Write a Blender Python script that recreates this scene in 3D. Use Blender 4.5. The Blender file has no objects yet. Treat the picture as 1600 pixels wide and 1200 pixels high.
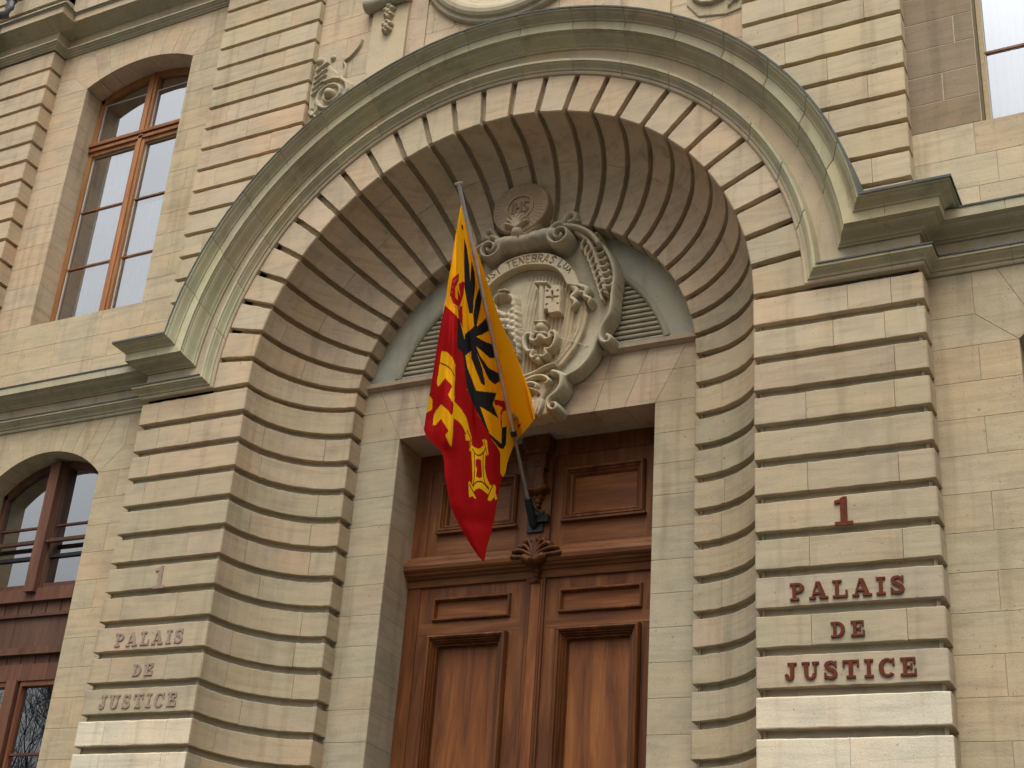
import bpy, bmesh, math, random
import numpy as np
from mathutils import Matrix, Vector

# ---------------------------------------------------------------- units
S = 0.36            # one stone course in metres; everything below is laid out in courses
Z0 = 14.8           # course level 0 (bottom of the JUSTICE band) above the pavement
random.seed(7)
sc = bpy.context.scene

# ---------------------------------------------------------------- camera
def rotm(a, b, c):
    ca, sa, cb, sb, cc, s_ = math.cos(a), math.sin(a), math.cos(b), math.sin(b), math.cos(c), math.sin(c)
    Rz = Matrix(((ca, -sa, 0), (sa, ca, 0), (0, 0, 1)))
    Rx = Matrix(((1, 0, 0), (0, cb, -sb), (0, sb, cb)))
    Ry = Matrix(((cc, 0, s_), (0, 1, 0), (-s_, 0, cc)))
    return Rz @ Rx @ Ry
cam = bpy.data.cameras.new('camera')
camo = bpy.data.objects.new('camera', cam)
sc.collection.objects.link(camo)
R_ = rotm(0.587, 0.462, -0.126)
m3 = Matrix((R_.col[0], R_.col[2], -R_.col[1])).transposed()
camo.matrix_world = Matrix.Translation((18.764 * S, -34.167 * S, (-10.358 + Z0) * S)) @ m3.to_4x4()
cam.sensor_width = 36
cam.lens = 2298.68 / 1600 * 36
cam.shift_x = (800 - 563.1) / 1600
cam.shift_y = (604.9 - 600) / 1600
cam.clip_end = 2000
sc.camera = camo

# ---------------------------------------------------------------- overcast light
SUN_EL, SUN_AZ = math.radians(64), math.radians(168)     # from the street side, a little to the left
w = bpy.data.worlds.new('World'); sc.world = w; w.use_nodes = True
nt = w.node_tree; nt.nodes.clear()
sky = nt.nodes.new('ShaderNodeTexSky'); sky.sky_type = 'NISHITA'; sky.sun_disc = False
sky.sun_elevation = SUN_EL; sky.sun_rotation = SUN_AZ
sky.air_density = 1.6; sky.dust_density = 6.0; sky.ozone_density = 1.0
hs = nt.nodes.new('ShaderNodeHueSaturation'); hs.inputs['Saturation'].default_value = 0.08
bg = nt.nodes.new('ShaderNodeBackground'); bg.inputs['Strength'].default_value = 0.15
wo = nt.nodes.new('ShaderNodeOutputWorld')
# overcast: cloud cover is brighter overhead than towards the horizon
tcn = nt.nodes.new('ShaderNodeTexCoord'); sx = nt.nodes.new('ShaderNodeSeparateXYZ'); nt.links.new(tcn.outputs['Generated'], sx.inputs[0])
cl = nt.nodes.new('ShaderNodeMapRange'); cl.inputs[1].default_value = 0; cl.inputs[2].default_value = 1; cl.inputs[3].default_value = .30; cl.inputs[4].default_value = 1.25
nt.links.new(sx.outputs[2], cl.inputs[0])
cn = nt.nodes.new('ShaderNodeTexNoise'); cn.inputs['Scale'].default_value = 2.2; cn.inputs['Detail'].default_value = 5; nt.links.new(tcn.outputs['Generated'], cn.inputs['Vector'])
cr_ = nt.nodes.new('ShaderNodeMapRange'); cr_.inputs[1].default_value = .3; cr_.inputs[2].default_value = .7; cr_.inputs[3].default_value = .82; cr_.inputs[4].default_value = 1.12; nt.links.new(cn.outputs['Fac'], cr_.inputs[0])
mm = nt.nodes.new('ShaderNodeMath'); mm.operation = 'MULTIPLY'; nt.links.new(cl.outputs[0], mm.inputs[0]); nt.links.new(cr_.outputs[0], mm.inputs[1])
mxc = nt.nodes.new('ShaderNodeMix'); mxc.data_type = 'RGBA'; mxc.blend_type = 'MULTIPLY'; mxc.inputs[0].default_value = 1
nt.links.new(sky.outputs[0], hs.inputs['Color']); nt.links.new(hs.outputs[0], mxc.inputs[6]); nt.links.new(mm.outputs[0], mxc.inputs[7]); nt.links.new(mxc.outputs[2], bg.inputs['Color'])
nt.links.new(bg.outputs[0], wo.inputs['Surface'])
sl = bpy.data.lights.new('sun', 'SUN'); sl.energy = .7; sl.angle = math.radians(40); sl.color = (1, .92, .80)
so = bpy.data.objects.new('sun', sl); sc.collection.objects.link(so)
sd = Vector((math.sin(SUN_AZ) * math.cos(SUN_EL), math.cos(SUN_AZ) * math.cos(SUN_EL), math.sin(SUN_EL)))
so.rotation_euler = sd.to_track_quat('Z', 'Y').to_euler()
so.location = (0, -20, 30)
sc.view_settings.view_transform = 'Standard'; sc.view_settings.look = 'None'
sc.view_settings.gamma = 1; sc.view_settings.exposure = 0.62

# ---------------------------------------------------------------- materials
def newmat(name):
    m = bpy.data.materials.new(name); m.use_nodes = True
    n = m.node_tree; b = n.nodes['Principled BSDF']
    return m, n, b
def N(n, t, **kw):
    x = n.nodes.new(t)
    for k, v in kw.items():
        if k in x.inputs: x.inputs[k].default_value = v
        else: setattr(x, k, v)
    return x
def ramp(n, src, stops):
    r = n.nodes.new('ShaderNodeValToRGB'); n.links.new(src, r.inputs[0])
    el = r.color_ramp.elements
    while len(el) < len(stops): el.new(.5)
    for e, (p, c) in zip(el, stops):
        e.position = p; e.color = (*c, 1) if not isinstance(c, (int, float)) else (c, c, c, 1)
    return r
def stone_mat(name, strata=1.0, blot=1.0, bump=.5, rough=.9):
    m, n, b = newmat(name)
    at = N(n, 'ShaderNodeAttribute', attribute_name='tint')
    geo = n.nodes.new('ShaderNodeNewGeometry')
    off = N(n, 'ShaderNodeVectorMath', operation='SCALE'); off.inputs['Scale'].default_value = 37.0
    n.links.new(at.outputs['Color'], off.inputs[0])
    ad = N(n, 'ShaderNodeVectorMath', operation='ADD')
    n.links.new(geo.outputs['Position'], ad.inputs[0]); n.links.new(off.outputs[0], ad.inputs[1])
    mp = N(n, 'ShaderNodeMapping'); mp.inputs['Scale'].default_value = (.9, .9, 9)
    mp.inputs['Rotation'].default_value = (0, .09, 0)
    n.links.new(ad.outputs[0], mp.inputs[0])
    st = N(n, 'ShaderNodeTexNoise', Scale=1.6, Detail=6.0, Roughness=.6, Distortion=.8); n.links.new(mp.outputs[0], st.inputs['Vector'])
    bl = N(n, 'ShaderNodeTexNoise', Scale=2.2, Detail=5.0, Roughness=.62); n.links.new(ad.outputs[0], bl.inputs['Vector'])
    fi = N(n, 'ShaderNodeTexNoise', Scale=70.0, Detail=4.0, Roughness=.7); n.links.new(geo.outputs['Position'], fi.inputs['Vector'])
    pk = N(n, 'ShaderNodeTexNoise', Scale=1.1, Detail=3.0, Roughness=.5); n.links.new(ad.outputs[0], pk.inputs['Vector'])
    r1 = ramp(n, st.outputs['Fac'], [(.3, 1 - .16 * strata), (.5, 1.0), (.72, 1 + .07 * strata)])
    r2 = ramp(n, bl.outputs['Fac'], [(.28, 1 - .17 * blot), (.5, 1.0), (.75, 1 + .08 * blot)])
    r3 = ramp(n, fi.outputs['Fac'], [(.3, .90), (.5, 1.0), (.75, 1.07)])
    r4 = ramp(n, pk.outputs['Fac'], [(.42, (1, 1, 1)), (.66, (1.05, .965, .90))])
    def mul(a, c):
        x = N(n, 'ShaderNodeMix', data_type='RGBA', blend_type='MULTIPLY'); x.inputs[0].default_value = 1
        n.links.new(a, x.inputs[6]); n.links.new(c, x.inputs[7]); return x.outputs[2]
    c = mul(mul(mul(mul(at.outputs['Color'], r1.outputs[0]), r2.outputs[0]), r3.outputs[0]), r4.outputs[0])
    # rain streaks: soft vertical runs, and larger dirty patches
    ms = N(n, 'ShaderNodeMapping'); ms.inputs['Scale'].default_value = (5.5, 5.5, .42); n.links.new(geo.outputs['Position'], ms.inputs[0])
    sn = N(n, 'ShaderNodeTexNoise', Scale=1.0, Detail=5.0, Roughness=.6); n.links.new(ms.outputs[0], sn.inputs['Vector'])
    r5 = ramp(n, sn.outputs['Fac'], [(.30, (.80, .79, .76)), (.46, (1, 1, 1)), (.8, (1.03, 1.03, 1.03))]); c = mul(c, r5.outputs[0])
    ck = N(n, 'ShaderNodeTexNoise', Scale=24.0, Detail=2.0, Roughness=.5); n.links.new(ad.outputs[0], ck.inputs['Vector'])
    r6 = ramp(n, ck.outputs['Fac'], [(.24, .62), (.30, 1.0)]); c = mul(c, r6.outputs[0])
    # sparse dark pits, chips and lichen specks of the sandstone
    vo = N(n, 'ShaderNodeTexVoronoi', Scale=9.0); n.links.new(geo.outputs['Position'], vo.inputs['Vector'])
    pit = ramp(n, vo.outputs['Distance'], [(.03, .55), (.08, 1.0)])
    c = mul(c, pit.outputs[0])
    n.links.new(c, b.inputs['Base Color'])
    b.inputs['Roughness'].default_value = rough
    b.inputs['Specular IOR Level'].default_value = .25
    ma = N(n, 'ShaderNodeMath', operation='MULTIPLY_ADD'); ma.inputs[1].default_value = .55 * strata
    n.links.new(st.outputs['Fac'], ma.inputs[0]); n.links.new(fi.outputs['Fac'], ma.inputs[2])
    bp = N(n, 'ShaderNodeBump', Strength=bump, Distance=.006); n.links.new(ma.outputs[0], bp.inputs['Height'])
    n.links.new(bp.outputs[0], b.inputs['Normal'])
    return m
def plain(name, col, rough=.6, metal=0, nscale=None, namp=.2, bump=0, spec=.5):
    m, n, b = newmat(name)
    b.inputs['Roughness'].default_value = rough; b.inputs['Metallic'].default_value = metal
    b.inputs['Specular IOR Level'].default_value = spec
    b.inputs['Base Color'].default_value = (*col, 1)
    if nscale:
        t = n.nodes.new('ShaderNodeNewGeometry')
        x = N(n, 'ShaderNodeTexNoise', Scale=nscale, Detail=6.0, Roughness=.6); n.links.new(t.outputs['Position'], x.inputs['Vector'])
        r = ramp(n, x.outputs['Fac'], [(.3, tuple(v * (1 - namp) for v in col)), (.7, tuple(min(1, v * (1 + namp)) for v in col))])
        n.links.new(r.outputs[0], b.inputs['Base Color'])
        if bump:
            bp = N(n, 'ShaderNodeBump', Strength=bump, Distance=.01); n.links.new(x.outputs['Fac'], bp.inputs['Height'])
            n.links.new(bp.outputs[0], b.inputs['Normal'])
    return m
def wood_mat(name, c0, c1, c2, vertical=True, rough=.5):
    m, n, b = newmat(name)
    geo = n.nodes.new('ShaderNodeNewGeometry')
    at = N(n, 'ShaderNodeAttribute', attribute_name='tint')
    off = N(n, 'ShaderNodeVectorMath', operation='SCALE'); off.inputs['Scale'].default_value = 23.0
    n.links.new(at.outputs['Color'], off.inputs[0])
    ad = N(n, 'ShaderNodeVectorMath', operation='ADD'); n.links.new(geo.outputs['Position'], ad.inputs[0]); n.links.new(off.outputs[0], ad.inputs[1])
    mp = N(n, 'ShaderNodeMapping'); mp.inputs['Scale'].default_value = (5, 5, .55) if vertical else (.55, 5, 5)
    n.links.new(ad.outputs[0], mp.inputs[0])
    a = N(n, 'ShaderNodeTexNoise', Scale=1.25, Detail=7.0, Roughness=.6, Distortion=.7); n.links.new(mp.outputs[0], a.inputs['Vector'])
    mp2 = N(n, 'ShaderNodeMapping'); mp2.inputs['Scale'].default_value = (60, 60, 1.6) if vertical else (1.6, 60, 60)
    n.links.new(ad.outputs[0], mp2.inputs[0])
    g = N(n, 'ShaderNodeTexNoise', Scale=1.5, Detail=5.0, Roughness=.7); n.links.new(mp2.outputs[0], g.inputs['Vector'])
    r = ramp(n, a.outputs['Fac'], [(.3, c0), (.52, c1), (.74, c2)])
    r2 = ramp(n, g.outputs['Fac'], [(.35, .74), (.6, 1.06)])
    x = N(n, 'ShaderNodeMix', data_type='RGBA', blend_type='MULTIPLY'); x.inputs[0].default_value = 1
    n.links.new(r.outputs[0], x.inputs[6]); n.links.new(r2.outputs[0], x.inputs[7])
    y = N(n, 'ShaderNodeMix', data_type='RGBA', blend_type='MULTIPLY'); y.inputs[0].default_value = 1
    n.links.new(x.outputs[2], y.inputs[6]); n.links.new(at.outputs['Color'], y.inputs[7])
    n.links.new(y.outputs[2], b.inputs['Base Color'])
    b.inputs['Roughness'].default_value = rough; b.inputs['Specular IOR Level'].default_value = .28
    bp = N(n, 'ShaderNodeBump', Strength=.25, Distance=.004); n.links.new(g.outputs['Fac'], bp.inputs['Height'])
    n.links.new(bp.outputs[0], b.inputs['Normal'])
    return m
def glass_mat(name):
    m, n, b = newmat(name); n.nodes.remove(b)
    o = n.nodes['Material Output']
    gl = N(n, 'ShaderNodeBsdfGlossy', Roughness=.0); gl.inputs['Color'].default_value = (.93, .96, 1, 1)
    tr = N(n, 'ShaderNodeBsdfTransparent'); tr.inputs['Color'].default_value = (.93, .96, .96, 1)
    fr = N(n, 'ShaderNodeFresnel', IOR=1.55)
    ma = N(n, 'ShaderNodeMath', operation='MULTIPLY_ADD', use_clamp=True); ma.inputs[1].default_value = 5.5; ma.inputs[2].default_value = .10
    n.links.new(fr.outputs[0], ma.inputs[0])
    mx = n.nodes.new('ShaderNodeMixShader'); n.links.new(ma.outputs[0], mx.inputs[0])
    n.links.new(tr.outputs[0], mx.inputs[1]); n.links.new(gl.outputs[0], mx.inputs[2])
    n.links.new(mx.outputs[0], o.inputs[0])
    # slight waviness of old panes
    t = n.nodes.new('ShaderNodeNewGeometry')
    x = N(n, 'ShaderNodeTexNoise', Scale=1.6, Detail=2.0); n.links.new(t.outputs['Position'], x.inputs['Vector'])
    bp = N(n, 'ShaderNodeBump', Strength=.03, Distance=.02); n.links.new(x.outputs['Fac'], bp.inputs['Height'])
    n.links.new(bp.outputs[0], gl.inputs['Normal'])
    return m
M = {}
M['stone'] = stone_mat('sandstone')
M['mould'] = stone_mat('moulding_sandstone', strata=.12, blot=1.2, bump=.22)
M['carve'] = stone_mat('carved_stone', strata=.35, blot=1.5, bump=.5)
M['stucco'] = stone_mat('grey_render', strata=.2, blot=1.2, bump=.9)
M['zinc'] = plain('zinc_flashing', (.07, .075, .07), .75, 0, 8, .35)
M['wood'] = wood_mat('oak_door_wood', (.080, .026, .008), (.165, .058, .016), (.27, .110, .031))
M['woodh'] = wood_mat('oak_rail_wood', (.085, .028, .009), (.17, .062, .018), (.26, .105, .030), vertical=False)
M['frame'] = wood_mat('window_frame_wood', (.26, .105, .038), (.37, .165, .06), (.46, .225, .085), rough=.5)
M['dframe'] = wood_mat('dark_window_wood', (.085, .038, .022), (.135, .064, .038), (.19, .095, .058), rough=.55)
M['bead'] = plain('pale_glazing_bead', (.55, .50, .42), .6)
M['ochre'] = plain('ochre_edge_strip', (.50, .38, .20), .7, 0, 20, .15)
M['glass'] = glass_mat('window_glass')
M['curtain'] = plain('white_curtain', (.94, .94, .95), .9, 0, 3, .05, spec=.1)
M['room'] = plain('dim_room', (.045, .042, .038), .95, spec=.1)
M['rust'] = plain('rust_brown_metal', (.115, .028, .012), .75, 0, 30, .3, spec=.15)
M['faded'] = plain('faded_mauve_metal', (.285, .20, .155), .8, 0, 30, .25, spec=.3)
M['alu'] = plain('aluminium_pole', (.62, .58, .54), .35, .45, 6, .2)
M['pole2'] = plain('dull_metal_pole', (.25, .21, .17), .5, .4, 6, .25)
M['black'] = plain('black_cast_metal', (.012, .014, .016), .45, .3)
M['darkrefl'] = plain('black_reflection', (.02, .02, .02), .6)
M['lead'] = plain('grey_lead_pipe', (.085, .085, .09), .5, .5, 5, .3)
M['wire'] = plain('thin_white_wire', (.6, .6, .58), .5)
M['bark'] = plain('bare_bark', (.045, .035, .028), .9, 0, 9, .3)
M['pave'] = plain('stone_paving', (.068, .064, .058), .9, 0, 1.5, .25, .4)
M['houses'] = plain('opposite_render', (.15, .135, .11), .9, 0, .6, .15)
M['roof'] = plain('roof_tiles', (.12, .06, .04), .9, 0, 4, .3)

# ---------------------------------------------------------------- object helpers
ROOT = {}
def W(p): return Vector((p[0] * S, p[1] * S, (p[2] + Z0) * S))
def empty(name, label, cat, loc, group=None):
    o = bpy.data.objects.new(name, None); sc.collection.objects.link(o)
    o.location = W(loc); o.empty_display_size = .3
    o['label'] = label; o['category'] = cat
    if group: o['group'] = group
    ROOT[o.name] = o.location.copy()
    return o
def tag(o, label, cat, group=None):
    o['label'] = label; o['category'] = cat
    if group: o['group'] = group
    return o
class MB:
    def __init__(s): s.v = []; s.f = []; s.t = []; s.m = []
    def add(s, vs, fs, tint=(1, 1, 1), mi=0):
        b = len(s.v); s.v += [tuple(p) for p in vs]
        for f in fs: s.f.append([b + i for i in f]); s.t.append(tint); s.m.append(mi)
    def box(s, x0, x1, y0, y1, z0, z1, tint=(1, 1, 1), mi=0):
        s.add([(x0, y0, z0), (x1, y0, z0), (x1, y1, z0), (x0, y1, z0), (x0, y0, z1), (x1, y0, z1), (x1, y1, z1), (x0, y1, z1)],
              [(0, 3, 2, 1), (4, 5, 6, 7), (0, 1, 5, 4), (1, 2, 6, 5), (2, 3, 7, 6), (3, 0, 4, 7)], tint, mi)
    def grid(s, rows, tint=(1, 1, 1), mi=0, close=False, tints=None):
        b = len(s.v); n = len(rows[0])
        for r in rows: s.v += [tuple(p) for p in r]
        for i in range(len(rows) - 1):
            for j in range(n - 1 if not close else n):
                j2 = (j + 1) % n
                s.f.append([b + i * n + j, b + i * n + j2, b + (i + 1) * n + j2, b + (i + 1) * n + j])
                s.t.append(tints[i] if tints else tint); s.m.append(mi)
    def tube(s, pts, r, n=10, tint=(1, 1, 1), cap=True, mi=0):
        P = [Vector(p) for p in pts]; rr = r if isinstance(r, (list, tuple)) else [r] * len(P)
        rows = []; up = Vector((.13, .21, .97))
        for i, p in enumerate(P):
            d = (P[min(i + 1, len(P) - 1)] - P[max(i - 1, 0)]).normalized()
            a = d.cross(up)
            if a.length < .05: a = d.cross(Vector((1, 0, 0)))
            a.normalize(); b_ = d.cross(a)
            rows.append([p + (a * math.cos(t) + b_ * math.sin(t)) * rr[i] for t in [2 * math.pi * k / n for k in range(n)]])
        s.grid(rows, tint, mi, close=True)
        if cap:
            b = len(s.v); s.v += [tuple(q) for q in rows[0]]; s.f.append(list(range(b, b + n))[::-1]); s.t.append(tint); s.m.append(mi)
            b = len(s.v); s.v += [tuple(q) for q in rows[-1]]; s.f.append(list(range(b, b + n))); s.t.append(tint); s.m.append(mi)
    def build(s, name, mats, parent=None, smooth=False, loc=None):
        if not isinstance(mats, (list, tuple)): mats = [mats]
        me = bpy.data.meshes.new(name)
        base = ROOT[parent.name] if parent else (W(loc) if loc else Vector((0, 0, 0)))
        A = np.array(s.v, float) * S; A[:, 2] += Z0 * S; A -= np.array(base)
        me.from_pydata(A.tolist(), [], s.f)
        for m in mats: me.materials.append(m)
        me.polygons.foreach_set('material_index', s.m)
        if smooth: me.polygons.foreach_set('use_smooth', [True] * len(s.f))
        at = me.color_attributes.new('tint', 'FLOAT_COLOR', 'CORNER')
        cnt = np.zeros(len(me.polygons), int); me.polygons.foreach_get('loop_total', cnt)
        col = np.repeat(np.array([(*t[:3], 1) for t in s.t], float), cnt, axis=0)
        at.data.foreach_set('color', col.ravel())
        me.update()
        if not smooth and len(s.f) > 1 and len(s.f) < 60000:
            bm = bmesh.new(); bm.from_mesh(me); bmesh.ops.recalc_face_normals(bm, faces=bm.faces); bm.to_mesh(me); bm.free()
        o = bpy.data.objects.new(name, me); sc.collection.objects.link(o)
        if parent: o.parent = parent; ROOT[o.name] = base
        else: o.location = base; ROOT[o.name] = base
        return o

def jit(c, a=.05):
    k = 1 + random.uniform(-a, a)
    return tuple(max(0, v * k * (1 + random.uniform(-a, a) * .35)) for v in c)
BEIGE, GREEN, PINK, YEL, BROWN = (0.476, 0.394, 0.262), (0.462, 0.394, 0.261), (0.482, 0.389, 0.264), (0.515, 0.433, 0.288), (0.350, 0.268, 0.169)
PALE = (0.620, 0.557, 0.425); MOULD = (0.445, 0.403, 0.268); MOULDP = (0.455, 0.383, 0.261); GREY = (0.335, 0.334, 0.246)
LB, LG, LP = (0.410, 0.341, 0.229), (0.398, 0.341, 0.229), (0.416, 0.338, 0.231)
def tone(kind='mix'):
    r = random.random()
    if kind == 'mix': c = BEIGE if r < .5 else GREEN if r < .72 else PINK if r < .9 else YEL
    elif kind == 'up': return jit(YEL if r < .55 else BEIGE, .025)
    elif kind == 'pinkup': return jit((0.522, 0.417, 0.283) if r < .5 else (0.508, 0.405, 0.274) if r < .85 else (0.508, 0.393, 0.267), .022)
    elif kind == 'arch': return jit((0.508, 0.407, 0.280) if r < .5 else (0.493, 0.392, 0.267) if r < .85 else (0.503, 0.413, 0.278), .03)
    elif kind == 'pink': return jit((0.455, 0.366, 0.249) if r < .6 else (0.445, 0.372, 0.249), .03)
    elif kind == 'low': return jit(LB if r < .5 else LG if r < .9 else LP, .03)
    elif kind == 'lowwall': return jit((0.430, 0.354, 0.232) if r < .6 else (0.420, 0.356, 0.234), .022)
    elif kind == 'wall': return jit(BEIGE if r < .6 else (0.470, 0.395, 0.261), .022)
    elif kind == 'brown': c = BROWN
    elif kind == 'mould': c = MOULD
    elif kind == 'grey': c = GREY
    else: return jit(kind, .03)
    return jit(c, .035)

def resample(path, mx):
    out = [path[0]]
    for a, b in zip(path, path[1:]):
        L = math.hypot(b[0] - a[0], b[1] - a[1]); n = max(1, math.ceil(L / mx))
        out += [(a[0] + (b[0] - a[0]) * k / n, a[1] + (b[1] - a[1]) * k / n) for k in range(1, n + 1)]
    return out
def normals(path):
    """stone-side normals of a plan polyline (mitred)"""
    sg = []
    for a, b in zip(path, path[1:]):
        dx, dy = b[0] - a[0], b[1] - a[1]; L = math.hypot(dx, dy) or 1e-9
        sg.append((dy / L, -dx / L))
    out = []
    for i in range(len(path)):
        a = sg[max(0, i - 1)]; b = sg[min(i, len(sg) - 1)]
        n = (a[0] + b[0], a[1] + b[1]); L = math.hypot(*n) or 1e-9; n = (n[0] / L, n[1] / L)
        c = max(.5, n[0] * a[0] + n[1] * a[1]); out.append((n[0] / c, n[1] / c))
    return out
def course(mb, path, mapf, depth, ch, kind, cuts=(), gap=.012, mx=.26, wob=.010, rec=None):
    """one course of rusticated blocks along a plan path; mapf(u, v, side, c) gives the 3D point"""
    P = resample(path, mx)
    acc = [0]
    for a, b in zip(P, P[1:]): acc.append(acc[-1] + math.hypot(b[0] - a[0], b[1] - a[1]))
    tot = acc[-1]
    ins = sorted([c - gap / 2 for c in cuts if .1 < c < tot - .1] + [c + gap / 2 for c in cuts if .1 < c < tot - .1])
    for q in ins:
        for i in range(len(acc) - 1):
            if acc[i] < q < acc[i + 1]:
                t = (q - acc[i]) / (acc[i + 1] - acc[i])
                P.insert(i + 1, (P[i][0] + (P[i + 1][0] - P[i][0]) * t, P[i][1] + (P[i + 1][1] - P[i][1]) * t)); acc.insert(i + 1, q); break
    NN = normals(P)
    edges = [-1] + ins + [tot + 1]
    for k in range(0, len(edges), 2):
        lo, hi = edges[k], edges[k + 1]
        idx = [i for i, a in enumerate(acc) if lo - 1e-6 <= a <= hi + 1e-6]
        if len(idx) < 2: continue
        t = tone(kind); rows = []
        for i in idx:
            u, v = P[i]; nx, ny = NN[i]; w0 = random.uniform(-wob, wob); w1 = random.uniform(-wob, wob)
            e0 = max(0, random.gauss(0, wob * .7)); e1 = max(0, random.gauss(0, wob * .7)); e0 += .05 * random.random() if random.random() < .035 else 0; e1 += .05 * random.random() if random.random() < .03 else 0
            pr = [(depth, -1, 0), (ch * .9, -1, w0), (ch * .3, -1, ch * .35 + w0), (0, -1, ch + w0 + e0), (0, 1, ch + w1 + e1), (ch * .3, 1, ch * .35 + w1), (ch * .9, 1, w1), (depth, 1, 0)]
            rows.append([mapf(u + nx * n_, v + ny * n_, sd_, c_) for n_, sd_, c_ in pr])
        mb.grid(rows, t)
        for r in (rows[0], rows[-1]): mb.add(r, [tuple(range(len(r)))], t)

def ashlar(mb, polys, y, kind='mix', gap=.009, ch=.005, flip=1):
    """polys: list of (points[(x,z)] ccw, depth, kind or None)"""
    for pts, dep, kd in polys:
        n = len(pts)
        def inset(d):
            out = []
            for i in range(n):
                p0, p1, p2 = pts[i - 1], pts[i], pts[(i + 1) % n]
                a = Vector((p1[0] - p0[0], p1[1] - p0[1])); b = Vector((p2[0] - p1[0], p2[1] - p1[1]))
                if a.length < 1e-6: a = b
                if b.length < 1e-6: b = a
                na = Vector((-a.y, a.x)).normalized(); nb = Vector((-b.y, b.x)).normalized()
                m = (na + nb)
                if m.length < 1e-6: m = na
                m.normalize(); c = max(.35, m.dot(na)); out.append((p1[0] + m.x * d / c, p1[1] + m.y * d / c))
            return out
        ar = sum(pts[i][0] * pts[(i + 1) % n][1] - pts[(i + 1) % n][0] * pts[i][1] for i in range(n))
        if ar < 0: pts = pts[::-1]
        o = inset(gap / 2); i_ = inset(gap / 2 + ch)
        vs = [(p[0], y + dep, p[1]) for p in o] + [(p[0], y + ch * .8, p[1]) for p in o] + [(p[0], y, p[1]) for p in i_]
        fs = [tuple(2 * n + k for k in range(n))]
        for k in range(n):
            k2 = (k + 1) % n
            fs += [(k, k2, n + k2, n + k), (n + k, n + k2, 2 * n + k2, 2 * n + k)]
        mb.add(vs, fs, tone(kd or kind))
def backing(mb, polys, y, t=(.40, .37, .29)):
    for pts, dep, kd in polys: mb.add([(p[0], y, p[1]) for p in pts], [tuple(range(len(pts)))], t)
def clip_rows(rows, x0, x1, lo, hi, dmin, dmax, depth=.12, kind=None, exl=None):
    """rows: list of (z0, z1); returns rectangles between x0 and x1 with staggered joints; exl(z0,z1)->excluded (a,b)"""
    out = []
    for q, (za, zb) in enumerate(rows):
        spans = [(x0, x1)]
        if exl:
            e = exl(za, zb)
            if e:
                spans = []
                if e[0] > x0 + .05: spans.append((x0, min(e[0], x1)))
                if e[1] < x1 - .05: spans.append((max(e[1], x0), x1))
        for a, b in spans:
            x = a; first = True
            while x < b - 1e-4:
                L = random.uniform(dmin, dmax) * (.6 if first and q % 2 else 1); first = False
                nx = x + L
                if b - nx < .55: nx = b
                out.append(([(x, za), (nx, za), (nx, zb), (x, zb)], depth, kind)); x = nx
    return out

def frame_loops(mb, x0, x1, z0, z1, y, prof, tint=(1, 1, 1), mi=0, fill=True, filltint=None, fillmi=None):
    """picture frame moulding: prof list of (inset, projection)"""
    loops = [[(x0 + i, y - d, z0 + i), (x1 - i, y - d, z0 + i), (x1 - i, y - d, z1 - i), (x0 + i, y - d, z1 - i)] for i, d in prof]
    mb.grid(loops, tint, mi, close=True)
    if fill: mb.add(loops[-1], [(0, 1, 2, 3)], filltint or tint, mi if fillmi is None else fillmi)

# ---- carved relief: a height field built from strokes and outlines
def csmooth(pts, n=5):
    out = []
    for i in range(len(pts) - 1):
        p0, p1, p2, p3 = [np.array(pts[max(0, min(len(pts) - 1, j))], float) for j in (i - 1, i, i + 1, i + 2)]
        for k in range(n):
            t = k / n
            out.append(tuple(.5 * ((2 * p1) + (-p0 + p2) * t + (2 * p0 - 5 * p1 + 4 * p2 - p3) * t * t + (-p0 + 3 * p1 - 3 * p2 + p3) * t ** 3)))
    out.append(tuple(pts[-1])); return out
def dseg(X, Z, pts):
    best = np.full(X.shape, 1e9); bt = np.zeros(X.shape); n = len(pts) - 1
    for i in range(n):
        ax, az = pts[i]; bx, bz = pts[i + 1]; dx, dz = bx - ax, bz - az; L = dx * dx + dz * dz + 1e-12
        t = np.clip(((X - ax) * dx + (Z - az) * dz) / L, 0, 1)
        d = np.hypot(X - ax - t * dx, Z - az - t * dz); k = d < best
        best = np.where(k, d, best); bt = np.where(k, (i + t) / n, bt)
    return best, bt
def inside(X, Z, pts):
    r = np.zeros(X.shape, bool); n = len(pts)
    for i in range(n):
        x1, z1 = pts[i]; x2, z2 = pts[(i + 1) % n]
        if z1 == z2: continue
        c = ((z1 > Z) != (z2 > Z)) & (X < (x2 - x1) * (Z - z1) / (z2 - z1) + x1); r ^= c
    return r
def stroke(X, Z, pts, r0, r1, h0, base=0., sm=4, mid=None):
    if sm: pts = csmooth(pts, sm)
    d, t = dseg(X, Z, pts)
    r = r0 + (r1 - r0) * t
    if mid: r = r + mid * 4 * t * (1 - t)
    q = np.clip(1 - (d / np.maximum(r, 1e-4)) ** 2, 0, 1)
    return np.where(d < r, base + h0 * np.sqrt(q), 0)
def plate(X, Z, pts, H, bw, dome=0.):
    i = inside(X, Z, pts); d, _ = dseg(X, Z, list(pts) + [pts[0]])
    q = np.clip(d / bw, 0, 1); h = H * np.sin(q * math.pi / 2) + dome * np.clip(d / (bw * 6), 0, 1) ** .6
    return np.where(i, np.maximum(h, .01), 0)
def disc(X, Z, x, z, r, H, base=0.):
    d = np.hypot(X - x, Z - z); return np.where(d < r, base + H * np.sqrt(np.clip(1 - (d / r) ** 2, 0, 1)), 0)
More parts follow.
